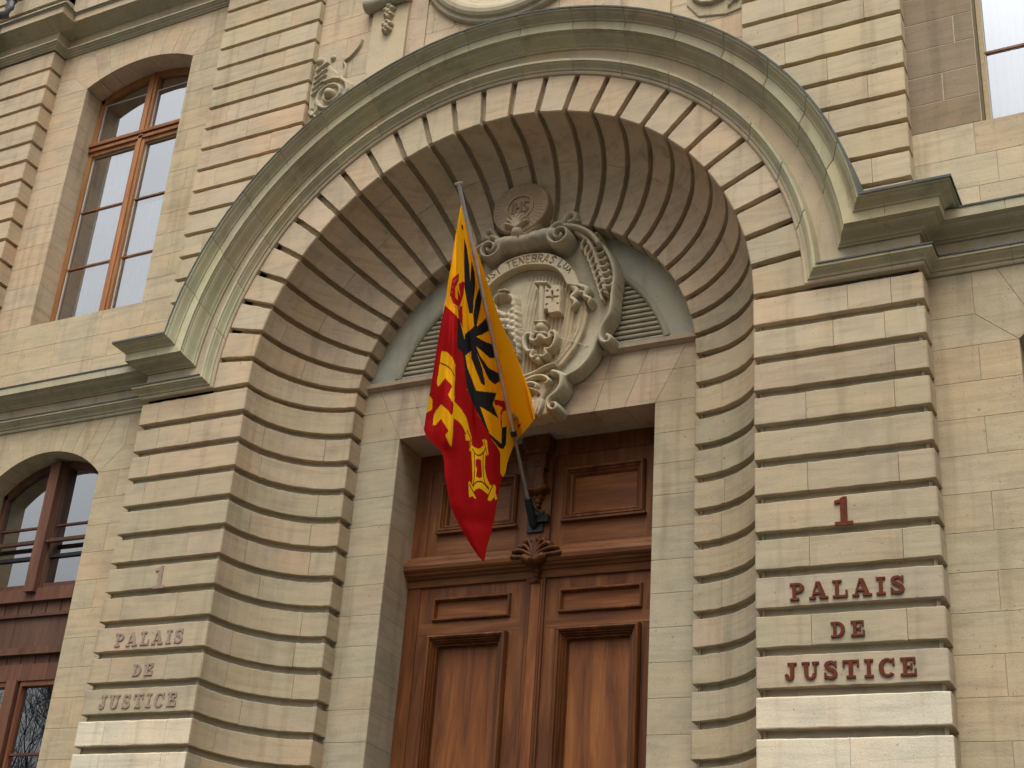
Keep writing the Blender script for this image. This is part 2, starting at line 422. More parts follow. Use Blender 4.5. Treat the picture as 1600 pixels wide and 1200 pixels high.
def carve(name, bb, res, fn, ybase, mat, tint, parent, mirror=None, vary=0.):
    x0, x1, z0, z1 = bb
    nx, nz = int((x1 - x0) / res) + 1, int((z1 - z0) / res) + 1
    X, Z = np.meshgrid(np.linspace(x0, x1, nx), np.linspace(z0, z1, nz)); H = fn(X, Z)
    Hc = np.maximum(H, 0); k = H > .004
    cell = k[:-1, :-1] | k[1:, :-1] | k[:-1, 1:] | k[1:, 1:]
    idx = -np.ones(X.shape, int); use = np.zeros(X.shape, bool)
    use[:-1, :-1] |= cell; use[1:, :-1] |= cell; use[:-1, 1:] |= cell; use[1:, 1:] |= cell
    idx[use] = np.arange(use.sum())
    jj, ii = np.nonzero(cell)
    F = np.stack([idx[jj, ii], idx[jj, ii + 1], idx[jj + 1, ii + 1], idx[jj + 1, ii]], 1)
    V = np.stack([X[use], ybase - Hc[use], Z[use]], 1)
    mb = MB(); mb.v = [tuple(v) for v in V.tolist()]; mb.f = F.tolist(); mb.t = [tint] * len(F); mb.m = [0] * len(F)
    o = mb.build(name, mat, parent, smooth=True)
    return o
def mir(pts, c): return [(2 * c - p[0], p[1]) for p in pts]

FLAG_ROWS=[[-1.38,15.12,-1.34,15.15],[-1.41,14.96,-1.26,15.06],[-1.44,14.8,-1.17,14.97],[-1.46,14.63,-1.07,14.88],[-1.48,14.48,-0.97,14.8],[-1.5,14.32,-0.87,14.72],[-1.51,14.17,-0.76,14.63],[-1.53,14.02,-0.66,14.55],[-1.55,13.86,-0.56,14.47],[-1.56,13.71,-0.44,14.39],[-1.57,13.56,-0.33,14.32],[-1.58,13.42,-0.21,14.24],[-1.59,13.27,-0.1,14.16],[-1.6,13.12,0.01,14.09],[-1.62,12.98,0.13,14.01],[-1.63,12.83,0.23,13.92],[-1.64,12.68,0.34,13.84],[-1.67,12.53,0.44,13.76],[-1.69,12.38,0.55,13.67],[-1.71,12.23,0.66,13.59],[-1.72,12.08,0.76,13.5],[-1.73,11.94,0.87,13.42],[-1.73,11.8,0.98,13.34],[-1.74,11.66,1.08,13.25],[-1.75,11.52,1.19,13.17],[-1.76,11.38,1.3,13.08],[-1.78,11.23,1.41,13.0],[-1.8,11.09,1.53,12.92],[-1.82,10.94,1.64,12.84],[-1.85,10.8,1.76,12.76],[-1.87,10.65,1.87,12.68],[-1.89,10.51,2.03,12.61],[-1.9,10.37,2.19,12.55],[-1.92,10.22,2.34,12.49],[-1.94,10.08,2.5,12.43],[-1.96,9.94,2.66,12.37],[-1.97,9.81,2.79,12.3],[-1.98,9.67,2.92,12.22],[-2.0,9.53,3.05,12.14],[-2.01,9.4,3.18,12.06],[-2.02,9.26,3.31,11.98],[-2.03,9.12,3.43,11.9],[-2.04,8.99,3.56,11.82],[-2.05,8.86,3.69,11.74],[-2.06,8.73,3.81,11.66],[-2.07,8.59,3.93,11.57],[-2.09,8.46,4.06,11.49],[-2.1,8.33,4.18,11.41],[-2.12,8.19,4.31,11.32],[-2.13,8.06,4.39,11.22],[-2.15,7.93,4.45,11.1],[-2.16,7.8,4.51,10.99],[-2.18,7.66,4.59,10.88],[-2.19,7.53,4.68,10.78],[-2.2,7.4,4.73,10.66],[-2.21,7.28,4.51,10.42],[-2.22,7.15,4.3,10.17],[-2.22,7.03,4.08,9.93],[-2.1,6.96,3.86,9.69],[-1.92,6.92,3.65,9.46],[-1.71,6.89,3.47,9.24],[-1.44,6.89,3.33,9.04],[-1.18,6.88,3.23,8.85],[-1.07,6.81,3.15,8.68],[-0.96,6.73,3.07,8.51],[-0.92,6.63,3.0,8.35],[-0.89,6.52,2.97,8.2],[-0.85,6.41,2.94,8.05],[-0.82,6.3,2.9,7.9],[-0.77,6.2,2.73,7.7],[-0.7,6.1,2.64,7.53],[-0.64,6.01,2.61,7.38],[-0.58,5.91,2.58,7.24],[-0.51,5.82,2.56,7.1],[-0.45,5.72,2.53,6.96],[-0.4,5.62,2.51,6.82],[-0.33,5.53,2.49,6.68],[-0.21,5.46,2.48,6.54],[-0.08,5.38,2.46,6.41],[0.04,5.31,2.43,6.27],[0.17,5.24,2.4,6.13],[0.29,5.17,2.36,5.99],[0.44,5.11,2.33,5.84],[0.61,5.05,2.29,5.7],[0.77,4.99,2.23,5.55],[0.93,4.93,2.17,5.4],[1.11,4.87,2.11,5.26],[1.29,4.82,2.08,5.12],[1.47,4.77,2.05,4.98],[1.68,4.72,2.02,4.85],[1.94,4.69,1.99,4.71]]
FLAG_PAT=[["red",[[-1.73,11.33],[-1.36,11.35],[-0.98,11.38],[-0.91,11.28],[-0.8,10.4],[-0.42,10.42],[-0.34,10.35],[-0.14,9.87],[0.04,9.43],[0.51,9.19],[0.91,8.95],[1.29,8.85],[1.77,8.64],[2.24,8.53],[2.48,8.42],[2.58,7.8],[2.89,7.74],[3.92,7.09],[4.28,4.75],[-3.41,2.02],[-3.22,6.68],[-2.91,8.15],[-2.91,8.15],[-2.47,10.83],[-1.87,11.19]]],["gold",[[-1.68,9.83],[-1.37,9.96],[-1.03,9.96],[-0.8,9.83],[-0.76,9.45],[-0.67,8.73],[-0.7,8.59],[-1.06,8.71],[-0.86,9.09],[-1.32,9.13],[-1.67,8.67],[-1.77,8.74]]],["gold",[[-2.09,8.18],[-1.92,8.13],[-1.88,7.84],[-2.21,7.57],[-2.24,7.8]]],["gold",[[-0.69,8.68],[-0.24,8.66],[0.13,8.55],[0.32,8.36],[0.37,8.19],[0.18,8.05],[-0.01,8.17],[-0.3,8.21],[-0.62,8.17],[-0.57,7.64],[-0.59,7.25],[-0.74,7.29],[-1.0,7.44],[-0.84,7.65],[-1.33,7.81],[-1.6,7.49],[-1.75,7.4],[-1.77,7.69],[-1.65,7.93],[-1.41,8.23],[-0.98,8.25],[-0.77,8.18],[-0.67,8.31]]],["gold",[[0.31,8.34],[0.56,8.09],[0.65,7.78],[0.55,7.61],[0.48,7.7],[0.48,7.95],[0.25,7.84],[0.16,7.97],[0.27,8.16]]],["gold",[[0.64,7.86],[0.88,7.88],[1.15,7.98],[1.37,8.21],[1.24,8.32],[1.37,8.4],[1.55,8.43],[1.63,8.22],[1.72,8.05],[1.63,7.95],[1.52,7.96],[1.55,7.55],[1.7,7.3],[1.98,7.14],[2.29,7.29],[2.37,7.24],[2.37,7.06],[2.51,6.93],[2.4,6.83],[2.32,6.9],[2.1,6.68],[1.89,6.62],[1.93,6.81],[1.5,6.8],[1.29,6.76],[1.1,6.63],[0.98,6.51],[1.18,6.39],[1.08,6.33],[0.94,6.36],[0.75,6.24],[0.7,6.33],[0.62,6.67],[0.7,6.73],[0.83,6.65],[0.84,6.9],[0.74,7.3],[0.63,7.63],[0.57,7.74]]],["red",[[0.94,7.53],[1.1,7.63],[1.28,7.66],[1.36,7.4],[1.43,7.18],[1.29,7.07],[1.05,7.03],[1.06,7.27],[0.96,7.36]]],["black",[[-1.26,14.46],[-1.16,14.5],[-1.09,14.34],[-1.22,14.35]]],["black",[[-1.0,14.13],[-0.77,13.89],[-0.54,13.44],[-0.38,12.93],[-0.4,13.33],[-0.42,13.65],[-0.15,13.37],[-0.04,12.97],[-0.05,12.58],[-0.06,12.22],[-0.02,12.44],[-0.04,11.98],[-0.26,11.87],[-0.69,12.52],[-0.7,12.59],[-0.92,13.6]]],["black",[[0.27,13.09],[0.74,12.95],[0.48,12.96],[0.39,12.37],[0.28,11.74],[0.32,11.73],[0.6,12.03],[0.85,12.34],[1.16,12.29],[1.19,12.08],[0.67,11.63],[0.31,11.37],[0.84,11.48],[1.41,11.67],[1.81,11.61],[1.77,11.36],[1.28,11.13],[0.83,11.1],[0.36,11.05],[0.65,10.88],[1.26,10.77],[2.14,10.97],[2.17,10.81],[1.97,10.63],[1.77,10.44],[1.32,10.42],[0.68,10.73],[0.39,10.91],[0.85,10.56],[1.14,10.15],[1.05,10.05],[0.87,10.04],[0.13,10.52],[0.06,10.74],[-0.26,10.41],[-0.08,10.12],[0.61,9.66],[1.93,10.23],[1.73,9.74],[2.21,9.47],[1.64,9.41],[0.93,9.28],[1.68,8.72],[2.5,8.75],[2.45,9.28],[2.78,9.48],[2.82,8.9],[2.67,8.64],[2.42,8.57],[2.23,8.58],[1.77,8.64],[1.3,8.81],[0.52,9.13],[-0.0,9.48],[-0.1,9.72],[-0.42,10.41],[-0.8,10.4],[-0.94,11.38],[-0.8,11.35],[-0.49,11.0],[-0.39,10.87],[-0.41,11.06],[0.03,11.52],[0.11,11.65],[-0.01,11.96],[0.04,12.48],[0.21,13.03]]],["red",[[-1.1,12.8],[-1.28,12.63],[-1.48,12.39],[-1.53,11.82],[-1.31,11.65],[-1.01,11.71],[-0.95,11.89],[-1.18,11.91],[-1.25,12.2],[-1.09,12.56]]],["red",[[-1.07,12.44],[-0.83,12.68],[-0.71,12.71],[-0.72,12.28],[-0.85,11.82],[-0.68,11.87],[-0.72,12.28],[-0.7,11.77],[-0.56,11.18],[-0.88,11.39],[-0.98,11.65],[-1.11,12.28],[-0.9,12.1]]],["red",[[1.81,9.95],[2.5,10.22],[2.76,10.05],[2.42,9.82],[2.36,9.64],[2.47,9.32],[2.38,9.25],[2.27,9.71],[2.4,9.95],[2.16,9.9],[1.86,9.79]]],["red",[[3.53,9.9],[3.75,10.02],[3.64,9.83],[3.51,9.78]]]]
FLAG_LINES=[[[-1.66,9.44],[-1.29,9.54],[-0.99,9.54],[-0.81,9.46]],[[0.69,7.76],[0.91,7.7],[1.19,7.78],[1.43,8.02],[1.48,8.15]],[[0.92,6.66],[1.06,6.84],[1.32,6.99],[1.6,7.03],[1.9,6.98]],[[0.81,7.71],[0.93,7.21],[0.93,6.8],[0.87,6.67]],[[1.38,7.97],[1.45,7.43],[1.63,7.09],[1.89,7.02]],[[0.68,6.62],[1.17,6.42]],[[2.15,7.21],[1.93,6.81],[1.87,6.63]],[[1.34,8.37],[1.66,7.98]],[[0.27,8.16],[0.54,8.01],[0.49,7.71]]]

# ================================================================ SETTING
ZS = 10.87; RI = 8.40; RB = 5.87; YB = 3.36; XO = 12.81; YW = .7; NV = 27
YP = .2; XP0, XP1 = 8.05, 12.65; YC = .5
g = MB(); g.box(-400, 400, -400, 300, -15.3, -14.8)
pv = g.build('pavement', M['pave'], None); pv['kind'] = 'structure'

B = empty('courthouse', 'sandstone courthouse front with a deep arched portal and banded piers', 'building', (0, 0, -14.8))

# plan of the portal: outer return, front, hollow splay, inner return
cove = [(RB + (RI - RB) * math.cos(t), 2.68 * math.sin(t)) for t in [math.radians(a) for a in (2, 8, 16, 24, 32, 40, 48, 56, 64, 72, 80, 86, 90)]]
plan_in = [(RI + .035, 0), (RI, .035)] + cove[1:-1] + [(RB + .03, 2.68), (RB, 2.71), (RB, YB)]
plan_pier = [(XO, YW + .02), (XO, .04), (XO - .035, 0)] + plan_in
plan_arch = [(9.93, 0)] + plan_in
DEP = .21; GR = .225
def pier_map(s, z0, z1):
    return lambda u, v, side, c: (s * u, v, z0 + c if side < 0 else z1 - c)

for s in (1, -1):
    mb = MB()
    for k in range(-15, 11):
        L0 = .66; front = L0 + .03            # arc position where the front begins
        xc = lambda x: front + (XO - x)
        if k in (9, 7, 5, 3, 1, -3, -5, -7): cuts = [xc(11.95 if k != 9 else 11.8), xc(9.75 if k != 9 else 10.5), xc(RI) + .75 + .3 * (k % 4 == 1), xc(RI) + 3.2]
        elif k == 10: cuts = [xc(12.0), xc(10.9), xc(RI) + .5]
        elif k == 8: cuts = [xc(12.0), xc(RI) + 1.1]
        elif k in (-1, -2): cuts = [xc(RI) + .6 + .4 * (k % 2), xc(11.9) if s < 0 else xc(RI) + 2.4]
        else: cuts = [xc(RI) + (1.7 if k % 4 == 0 else 1.05), xc(RI) + 3.1 * (k % 4 == 2)]
        kind = 'pink' if k in (8, 9, 10) and s < 0 else 'mix' if k > 8 else 'low'
        if k in (2, 0) and s > 0: kind = (.41, .345, .243)
        course(mb, plan_pier, pier_map(s, k, k + 1 - GR), DEP, .016, kind, cuts)
    # recess behind the grooves
    P = resample(plan_pier, .5); NN = normals(P)
    mb.grid([[(s * (u + nx * (DEP - .01)), v + ny * (DEP - .01), z) for (u, v), (nx, ny) in zip(P, NN)] for z in (-15, -8, -2, 4, ZS)], (.40, .37, .28))
    # freshly cleaned pale bands low on the front face
    mb.build('pier', M['stone'], B)
    pb = MB()
    for k in (-1, -2):
        cuts = [1.15, 3.55] if s < 0 else ([2.3] if k == -2 else [])
        a, b_ = (XO - .012, RI + .01)
        course(pb, [(a, .06), (a, -.006), (a - .03, -.016), (b_ + .03, -.016), (b_, -.006), (b_, .06)], pier_map(s, k + .004, k + 1 - GR - .004), .05, .03, PALE, cuts)
    pb.build('cleaned_band', M['stone'], B)

# arch ring: 27 voussoirs, radial grooves
def arch_map(th, h, g_):
    tn = math.tan(h); c0, s0 = math.cos(th), math.sin(th)
    def f(u, v, side, c):
        t = side * (u * tn - g_ / 2 - c)
        return (u * c0 - t * s0, v, ZS + u * s0 + t * c0)
    return f
mb = MB(); H = math.pi / NV / 2
for i in range(NV):
    th = (i + .5) * math.pi / NV
    fr = 9.93 - RI
    course(mb, plan_arch, arch_map(th, H, .195), DEP, .013, 'arch' if i > 2 else 'low', [fr + 2.0] if i % 2 else [fr + .9 + .3 * (i % 3)] if i % 3 == 0 else [])
P = resample(plan_arch, .5); NN = normals(P)
for i in range(NV):
    mb.grid([[(r * math.cos(a), y, ZS + r * math.sin(a)) for r, y in [(u + nx * (DEP - .01), v + ny * (DEP - .01)) for (u, v), (nx, ny) in zip(P, NN)]]
             for a in (i * math.pi / NV, (i + 1) * math.pi / NV)], (.36, .30, .20))
mb.build('splayed_arch', M['stone'], B)

# ---------------------------------------------------------------- mouldings
def sweep(mb, prof, pos, tints):
    """pos: list of functions (n, d)->xyz per station with inset amount; tints per profile strip"""
    rows = [[f(n, d) for n, d in prof] for f in pos]
    b = len(mb.v); m = len(prof)
    for r in rows: mb.v += [tuple(p) for p in r]
    for i in range(len(rows) - 1):
        for j in range(m - 1):
            mb.f.append([b + i * m + j, b + i * m + j + 1, b + (i + 1) * m + j + 1, b + (i + 1) * m + j])
            mb.t.append(tints(i, j)); mb.m.append(0)
R0 = 9.80; ZE = 10.955
ARC = [(-.02, -.12), (0, .05), (.05, .075), (.13, .075), (.145, .12), (.21, .14), (.26, .185), (.32, .255), (.38, .29), (.395, .33), (.49, .335), (.50, .30), (.56, .06), (.58, -.01)]
COR = [(1.0, -.01), (1.005, .055), (1.06, .08), (1.075, .125), (1.12, .15), (1.16, .20), (1.20, .28), (1.26, .40), (1.32, .47), (1.37, .49), (1.375, .53), (1.41, .55), (1.42, .62), (1.66, .63), (1.665, .67), (1.70, .69), (1.74, .75), (1.80, .86), (1.85, .91), (1.87, .97), (1.93, .985), (1.95, .95), (1.99, -.45)]
ARC = [(n * .82, d) for n, d in ARC]; COR = [(float(np.interp(n, [1.0, 1.42, 1.66, 1.95, 2.0], [.97, 1.315, 1.60, 1.92, 1.97])), d) for n, d in COR]
WCOR = COR[:14] + [(1.62, .60), (1.80, -.1)]
FULL = ARC + COR
def tv(fr=(.0,)):
    cols = {}
    def f(i, j):
        k = (i // 2)
        if k not in cols: cols[k] = (jit(MOULD, .08), jit(MOULDP, .06))
        return cols[k][1] if (13 <= j <= 14 or j < 3) else cols[k][0]
    return f
def arch_pt(th_fn, ins=0.):
    return lambda n, d: (th_fn(n)[0], -(d - ins if d > 0 else d), th_fn(n)[1])
def arch_station(phi, ins=0.):
    """phi 0..1 along the arch; every profile point starts at its own mitre"""
    def f(n, d):
        r = R0 + n; a0 = math.asin(max(-.9, min(.9, (ZE + n - ZS) / r)))
        a = a0 + (math.pi - 2 * a0) * phi
        dd = d - ins if d > 0 else d
        return (r * math.cos(a), -dd, ZS + r * math.sin(a))
    return f
mb = MB()
st = []; nseg = 17
for k in range(nseg):
    a, b_ = k / nseg, (k + 1) / nseg
    st += [arch_station(a, .03 if k else 0), arch_station(a + .0009)]
    st += [arch_station(a + (b_ - a) * q) for q in (.25, .5, .75)]
    st += [arch_station(b_ - .0009)]
st += [arch_station(1, 0)]
cc = {}
def tarch(i, j):
    k = i // 6
    if k not in cc: cc[k] = (jit(MOULD, .09), jit(MOULDP, .07))
    return cc[k][1] if (13 <= j <= 14 or j < 3) else tuple(min(1, v * 1.13) for v in cc[k][0]) if j in (26, 27, 8) else cc[k][0]  # fascia and lip tints raised; light on the fascia is put into colour
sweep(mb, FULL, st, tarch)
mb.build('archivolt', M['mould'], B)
for s in (1, -1):
    mb = MB()
    def pt(x, y, kx, ky, mitre=False, ins=0):
        def f(n, d):
            dd = d - ins if d > 0 else d
            X = math.sqrt((R0 + n) ** 2 - (ZE + n - ZS) ** 2) if mitre else x + kx * dd
            return (s * X, y - ky * dd, ZE + n)
        return f
    st = [pt(XO, YW + .05, 1, 0), pt(XO, 0, 1, 1), pt(12.1, 0, 0, 1), pt(12.09, 0, 0, 1, ins=.02), pt(12.08, 0, 0, 1), pt(0, 0, 0, 1, mitre=True)]
    sweep(mb, FULL, st, tarch)
    mb.build('impost_entablature', M['mould'], B)
    # lead-grey flashing on top of the two mouldings
    for prof in ([(.40, .34), (.40, .365), (.445, .365), (.465, .04)], [(1.89, .99), (1.875, 1.02), (1.95, 1.02), (1.965, .96), (1.985, -.42)]):
        zb = MB(); sweep(zb, prof, [pt(XO, YW + .05, 1, 0), pt(XO, 0, 1, 1), pt(0, 0, 0, 1, mitre=True)], lambda i, j: (1, 1, 1))
        zb.build('lead_flashing', M['zinc'], B)
zb = MB()
sweep(zb, [(1.895, .99), (1.88, 1.01), (1.93, 1.012), (1.945, .96), (1.975, -.42)], [arch_station(k / 60) for k in range(61)], lambda i, j: (1, 1, 1))
zb.build('lead_flashing', M['zinc'], B)
# wall cornices either side, at the same level
for s in (1, -1):
    mb = MB(); zb = MB()
    x1 = 27.
    def wp(x, ins=0): return lambda n, d: (s * x, YW - (d - ins if d > 0 else d), ZE + n)
    xs = [XO - .1]
    st = [wp(XO - .1)]
    for x in (14.9, 18.2, 21.5, 24.6): st += [wp(x - .012), wp(x, .02), wp(x + .012)]
    st += [wp(x1)]
    sweep(mb, ARC + WCOR, st, lambda i, j: jit((.43, .39, .27), .03) if j in (26, 27, 28) else (MOULDP if 13 <= j <= 14 else MOULD))
    sweep(zb, [(1.605, .635), (1.59, .655), (1.64, .66), (1.65, .60), (1.84, -.05)], [wp(XO - .1), wp(x1)], lambda i, j: (1, 1, 1))
    zc = MB(); sweep(zc, [(.40, .34), (.40, .365), (.445, .365), (.465, .04)], [wp(XO - .1), wp(x1)], lambda i, j: (1, 1, 1)); zc.build('lead_flashing', M['zinc'], B)
    mb.build('wall_cornice', M['mould'], B); zb.build('lead_flashing', M['zinc'], B)

# ---------------------------------------------------------------- upper pilasters
PR, PG = .96, .16
def prow(i): return 13.97 + PR * i
for s in (1, -1):
    mb = MB()
    for i in range(-1, 18):
        z0 = prow(i); z1 = z0 + PR - PG; dz = z0 - ZS
        xin = max(XP0, math.sqrt(max(0, 9.4 ** 2 - dz * dz)))
        if xin > XP1 - .5: continue
        pth = [(XP1, YW + .02), (XP1, YP + .03), (XP1 - .03, YP), (xin + .03, YP), (xin, YP + .03), (xin, YC + .2)]
        course(mb, pth, pier_map(s, z0, z1), .2, .010, 'up' if s > 0 or i > 9 else 'pinkup' if i > 4 else 'up', [2.6 + 1.2 * (i % 2)] if i % 3 else [1.5, 3.4])
    for z0, z1 in ((12.9, 30.2),):
        mb.add([(s * (XP1 - .19), YW + .02, z0), (s * (XP1 - .19), YP + .19, z0), (s * (XP1 - .19), YP + .19, z1), (s * (XP1 - .19), YW + .02, z1)], [(0, 1, 2, 3)], (.38, .33, .22))
        mb.add([(s * (XP1 - .19), YP + .19, z0), (s * 9.6, YP + .19, z0), (s * 9.6, YP + .19, 16), (s * (XP0 + .19), YP + .19, 16.5), (s * (XP0 + .19), YP + .19, z1), (s * (XP1 - .19), YP + .19, z1)], [(0, 1, 2, 3, 4, 5)], (.38, .33, .22))
        mb.add([(s * (XP0 + .19), YP + .19, 18), (s * (XP0 + .19), YC + .2, 18), (s * (XP0 + .19), YC + .2, z1), (s * (XP0 + .19), YP + .19, z1)], [(0, 1, 2, 3)], (.38, .33, .22))
    mb.build('pilaster', M['stone'], B)
# far left pilaster, both storeys
mb = MB()
for i in range(-2, 16):
    z0 = prow(i) - .07; course(mb, [(21.78, YW + .02), (21.78, .03), (21.81, 0), (27.5, 0)], lambda u, v, sd_, c, z0=z0: (-u, v, z0 + c if sd_ < 0 else z0 + PR - PG - c), -.2, .010, 'pinkup', [2.4 + 1.5 * (i % 2)])
for z0 in (31.35, 32.35, 33.3, 34.3):
    course(mb, [(22.1, YW + .02), (22.1, .13), (22.13, .1), (27.5, .1)], lambda u, v, sd_, c, z0=z0: (-u, v, z0 + c if sd_ < 0 else z0 + .8 - c), -.2, .010, 'pink', [2.9])
mb.add([(-22.1, .21, 12.5), (-27.5, .21, 12.5), (-27.5, .21, 36), (-22.1, .21, 36)], [(0, 1, 2, 3)], (.38, .33, .22))
mb.add([(-22.1, .21, 12.5), (-22.1, YW + .02, 12.5), (-22.1, YW + .02, 36), (-22.1, .21, 36)], [(0, 1, 2, 3)], (.38, .33, .22))
mb.build('pilaster', M['stone'], B)
# upper cornice on the left, breaking round the pilasters
UC = [(0, -.02), (0, .06), (.06, .08), (.07, .12), (.13, .14), (.16, .2), (.23, .25), (.24, .29), (.30, .29), (.33, .02), (.98, .02), (.985, .08), (1.03, .10), (1.05, .16), (1.10, .24), (1.16, .40), (1.20, .50), (1.24, .55), (1.25, .62), (1.28, .64), (1.29, .72), (1.62, .73), (1.63, .78), (1.69, .80), (1.72, .76), (1.95, -.1)]
mb = MB(); zb = MB(); ZU = 29.2
def up(x, y, kx, ins=0): return lambda n, d: (x + kx * (d - ins if d > 0 else d), y - (d - ins if d > 0 else d), ZU + n)
def ups(x, y, kx): return lambda n, d: (x + kx * d, y, ZU + n)
st = [up(-28, 0, 0), up(-24.2, 0, 0), up(-24.19, 0, 0, .02), up(-24.18, 0, 0), up(-21.78, 0, 1), up(-21.78, YW, 1)]
for x in (-19.4, -17.1, -14.8): st += [up(x - .01, YW, 0), up(x, YW, 0, .02), up(x + .01, YW, 0)]
st += [up(-XP1, YW, -1), up(-XP1, YP, -1), up(-XP0, YP, 1), up(-XP0, YC + .3, 1)]
sweep(mb, UC, st, lambda i, j: (.51, .415, .285) if j in (9, 20) else (.44, .405, .275))  # pinkish frieze; lighter fascia tint carries the light falling on its face
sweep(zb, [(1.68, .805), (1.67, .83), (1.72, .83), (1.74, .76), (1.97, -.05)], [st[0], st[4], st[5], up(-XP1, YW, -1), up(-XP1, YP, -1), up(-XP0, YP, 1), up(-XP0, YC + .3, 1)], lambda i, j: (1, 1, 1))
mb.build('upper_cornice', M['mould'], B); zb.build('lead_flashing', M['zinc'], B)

# ---------------------------------------------------------------- flat ashlar walls with arched windows
def head(xc, hw, zs, rise, ztop, n, dep, reach, e0, e1, kind):
    """voussoirs of a segmental window head + the slanted skewbacks"""
    Rr = (hw * hw + rise * rise) / (2 * rise); cz = zs + rise - Rr; a0 = math.asin(hw / Rr)
    P = [(xc + Rr * math.sin(a0 * (2 * k / n - 1)), cz + Rr * math.cos(a0 * (2 * k / n - 1))) for k in range(n + 1)]
    tops = [(xc + (p[0] - xc) * (1 + reach / hw), ztop) for p in P]
    out = []
    for k in range(n):
        a, b = P[k], P[k + 1]; mid = (xc + Rr * math.sin(a0 * ((2 * k + 1) / n - 1)), cz + Rr * math.cos(a0 * ((2 * k + 1) / n - 1)))
        if k == 0:
            q = (xc - hw - reach, zs + reach * .92); pts = [a, mid, b, tops[1], (xc - hw - reach, ztop), q]
        elif k == n - 1:
            q = (xc + hw + reach, zs + reach * .92); pts = [a, mid, b, q, (xc + hw + reach, ztop), tops[k]]
        else: pts = [a, mid, b, tops[k + 1], tops[k]]
        out.append((pts, dep, kind))
    zr = zs + reach * .92
    out.append(([(e0, zs), (xc - hw, zs), (xc - hw - reach, zr), (e0, zr)], dep, kind))
    out.append(([(xc + hw, zs), (e1, zs), (e1, zr), (xc + hw + reach, zr)], dep, kind))
    out.append(([(e0, zr), (xc - hw - reach, zr), (xc - hw - reach, ztop), (e0, ztop)], dep, kind))
    out.append(([(xc + hw + reach, zr), (e1, zr), (e1, ztop), (xc + hw + reach, ztop)], dep, kind))
    return out
WX0, WX1 = 14.85, 20.1; UX0, UX1 = 14.47, 20.02; RD = 1.05
for s in (1, -1):
    random.seed(11 + s)
    # ---- lower storey
    xe = 24.5
    polys = []
    rows = [(k - .2, k + .8) for k in range(-15, 9)]
    rows[-1] = (7.8, 8.8)
    for q, (za, zb_) in enumerate(rows):
        mid = WX0 - .95 if q % 2 else WX0 - 1.45
        if q % 2: polys += [([(XO - .4, za), (mid, za), (mid, zb_), (XO - .4, zb_)], RD, None), ([(mid, za), (WX0, za), (WX0, zb_), (mid, zb_)], RD, None)]
        else: polys += [([(XO - .4, za), (WX0, za), (WX0, zb_), (XO - .4, zb_)], RD, None)]
        if q % 2: polys += [([(WX1, za), (WX1 + 1.6, za), (WX1 + 1.6, zb_), (WX1, zb_)], RD, None), ([(WX1 + 1.6, za), (xe, za), (xe, zb_), (WX1 + 1.6, zb_)], RD, None)]
        else: polys += [([(WX1, za), (xe, za), (xe, zb_), (WX1, zb_)], RD, None)]
    polys += head((WX0 + WX1) / 2, (WX1 - WX0) / 2, 8.8, 1.12, 10.95, 10, RD, .98, XO - .4, xe, None)
    # ---- between storeys and upper storey
    zs0 = 12.6
    for q, (za, zb_) in enumerate([(12.5, 13.55), (13.55, 14.55), (14.55, 15.6)]):
        x = XO - .2; js = [14.25 + .5 * (q % 2), 16.3 - .6 * (q % 2), 18.4, 20.6 - .5 * (q % 2), xe]
        for jx in js: polys.append(([(x, za), (jx, za), (jx, zb_), (x, zb_)], .3, YEL if s > 0 and random.random() < .6 else None)); x = jx
    dark = (.265, .205, .135) if s > 0 else None
    for q in range(12):
        za = 15.6 + PR * q; zb_ = za + PR
        if q == 11: zb_ = 27.1
        if q % 2 == 0: polys.append(([(XP1 - .1, za), (UX0, za), (UX0, zb_), (XP1 - .1, zb_)], RD, dark))
        else:
            mid = 13.55 if q % 4 == 1 else 13.95
            polys += [([(XP1 - .1, za), (mid, za), (mid, zb_), (XP1 - .1, zb_)], RD, dark), ([(mid, za), (UX0, za), (UX0, zb_), (mid, zb_)], RD, dark)]
        polys.append(([(UX1, za), (22.2, za), (22.2, zb_), (UX1, zb_)], RD, 'pinkup'))
        polys.append(([(22.2, za), (xe + 3, za), (xe + 3, zb_), (22.2, zb_)], .3, 'pinkup'))
    polys += head((UX0 + UX1) / 2, (UX1 - UX0) / 2, 27.1, .7, 29.3, 9, RD, .9, XP1 - .1, 23, 'pinkup')
    polys += clip_rows([(30.9 + k, 31.9 + k) for k in range(4)], XP1 - .1, 23, 0, 0, 1.5, 3, .3, 'pinkup')
    if s > 0:
        dk = [q for q in polys if q[2] == dark]; polys = [q for q in polys if q[2] != dark]
        mb = MB(); ashlar(mb, dk, YW, gap=.03, ch=.006); backing(mb, dk, YW + .009, (.50, .42, .31)); mb.build('weathered_wall', M['stone'], B)
    polys = [([(s * p[0], p[1]) for p in pts][::s], dep, kd) for pts, dep, kd in polys]
    for lo_, hi_ in ((-20, 11.5), (11.5, 30), (30, 40)):
        sub = [q for q in polys if lo_ <= q[0][0][1] < hi_]
        mb = MB(); ashlar(mb, sub, YW, 'lowwall' if lo_ < 0 else 'wall')
        backing(mb, sub, YW + .03, (.46, .42, .33))
        mb.build('wall', M['stone'], B)

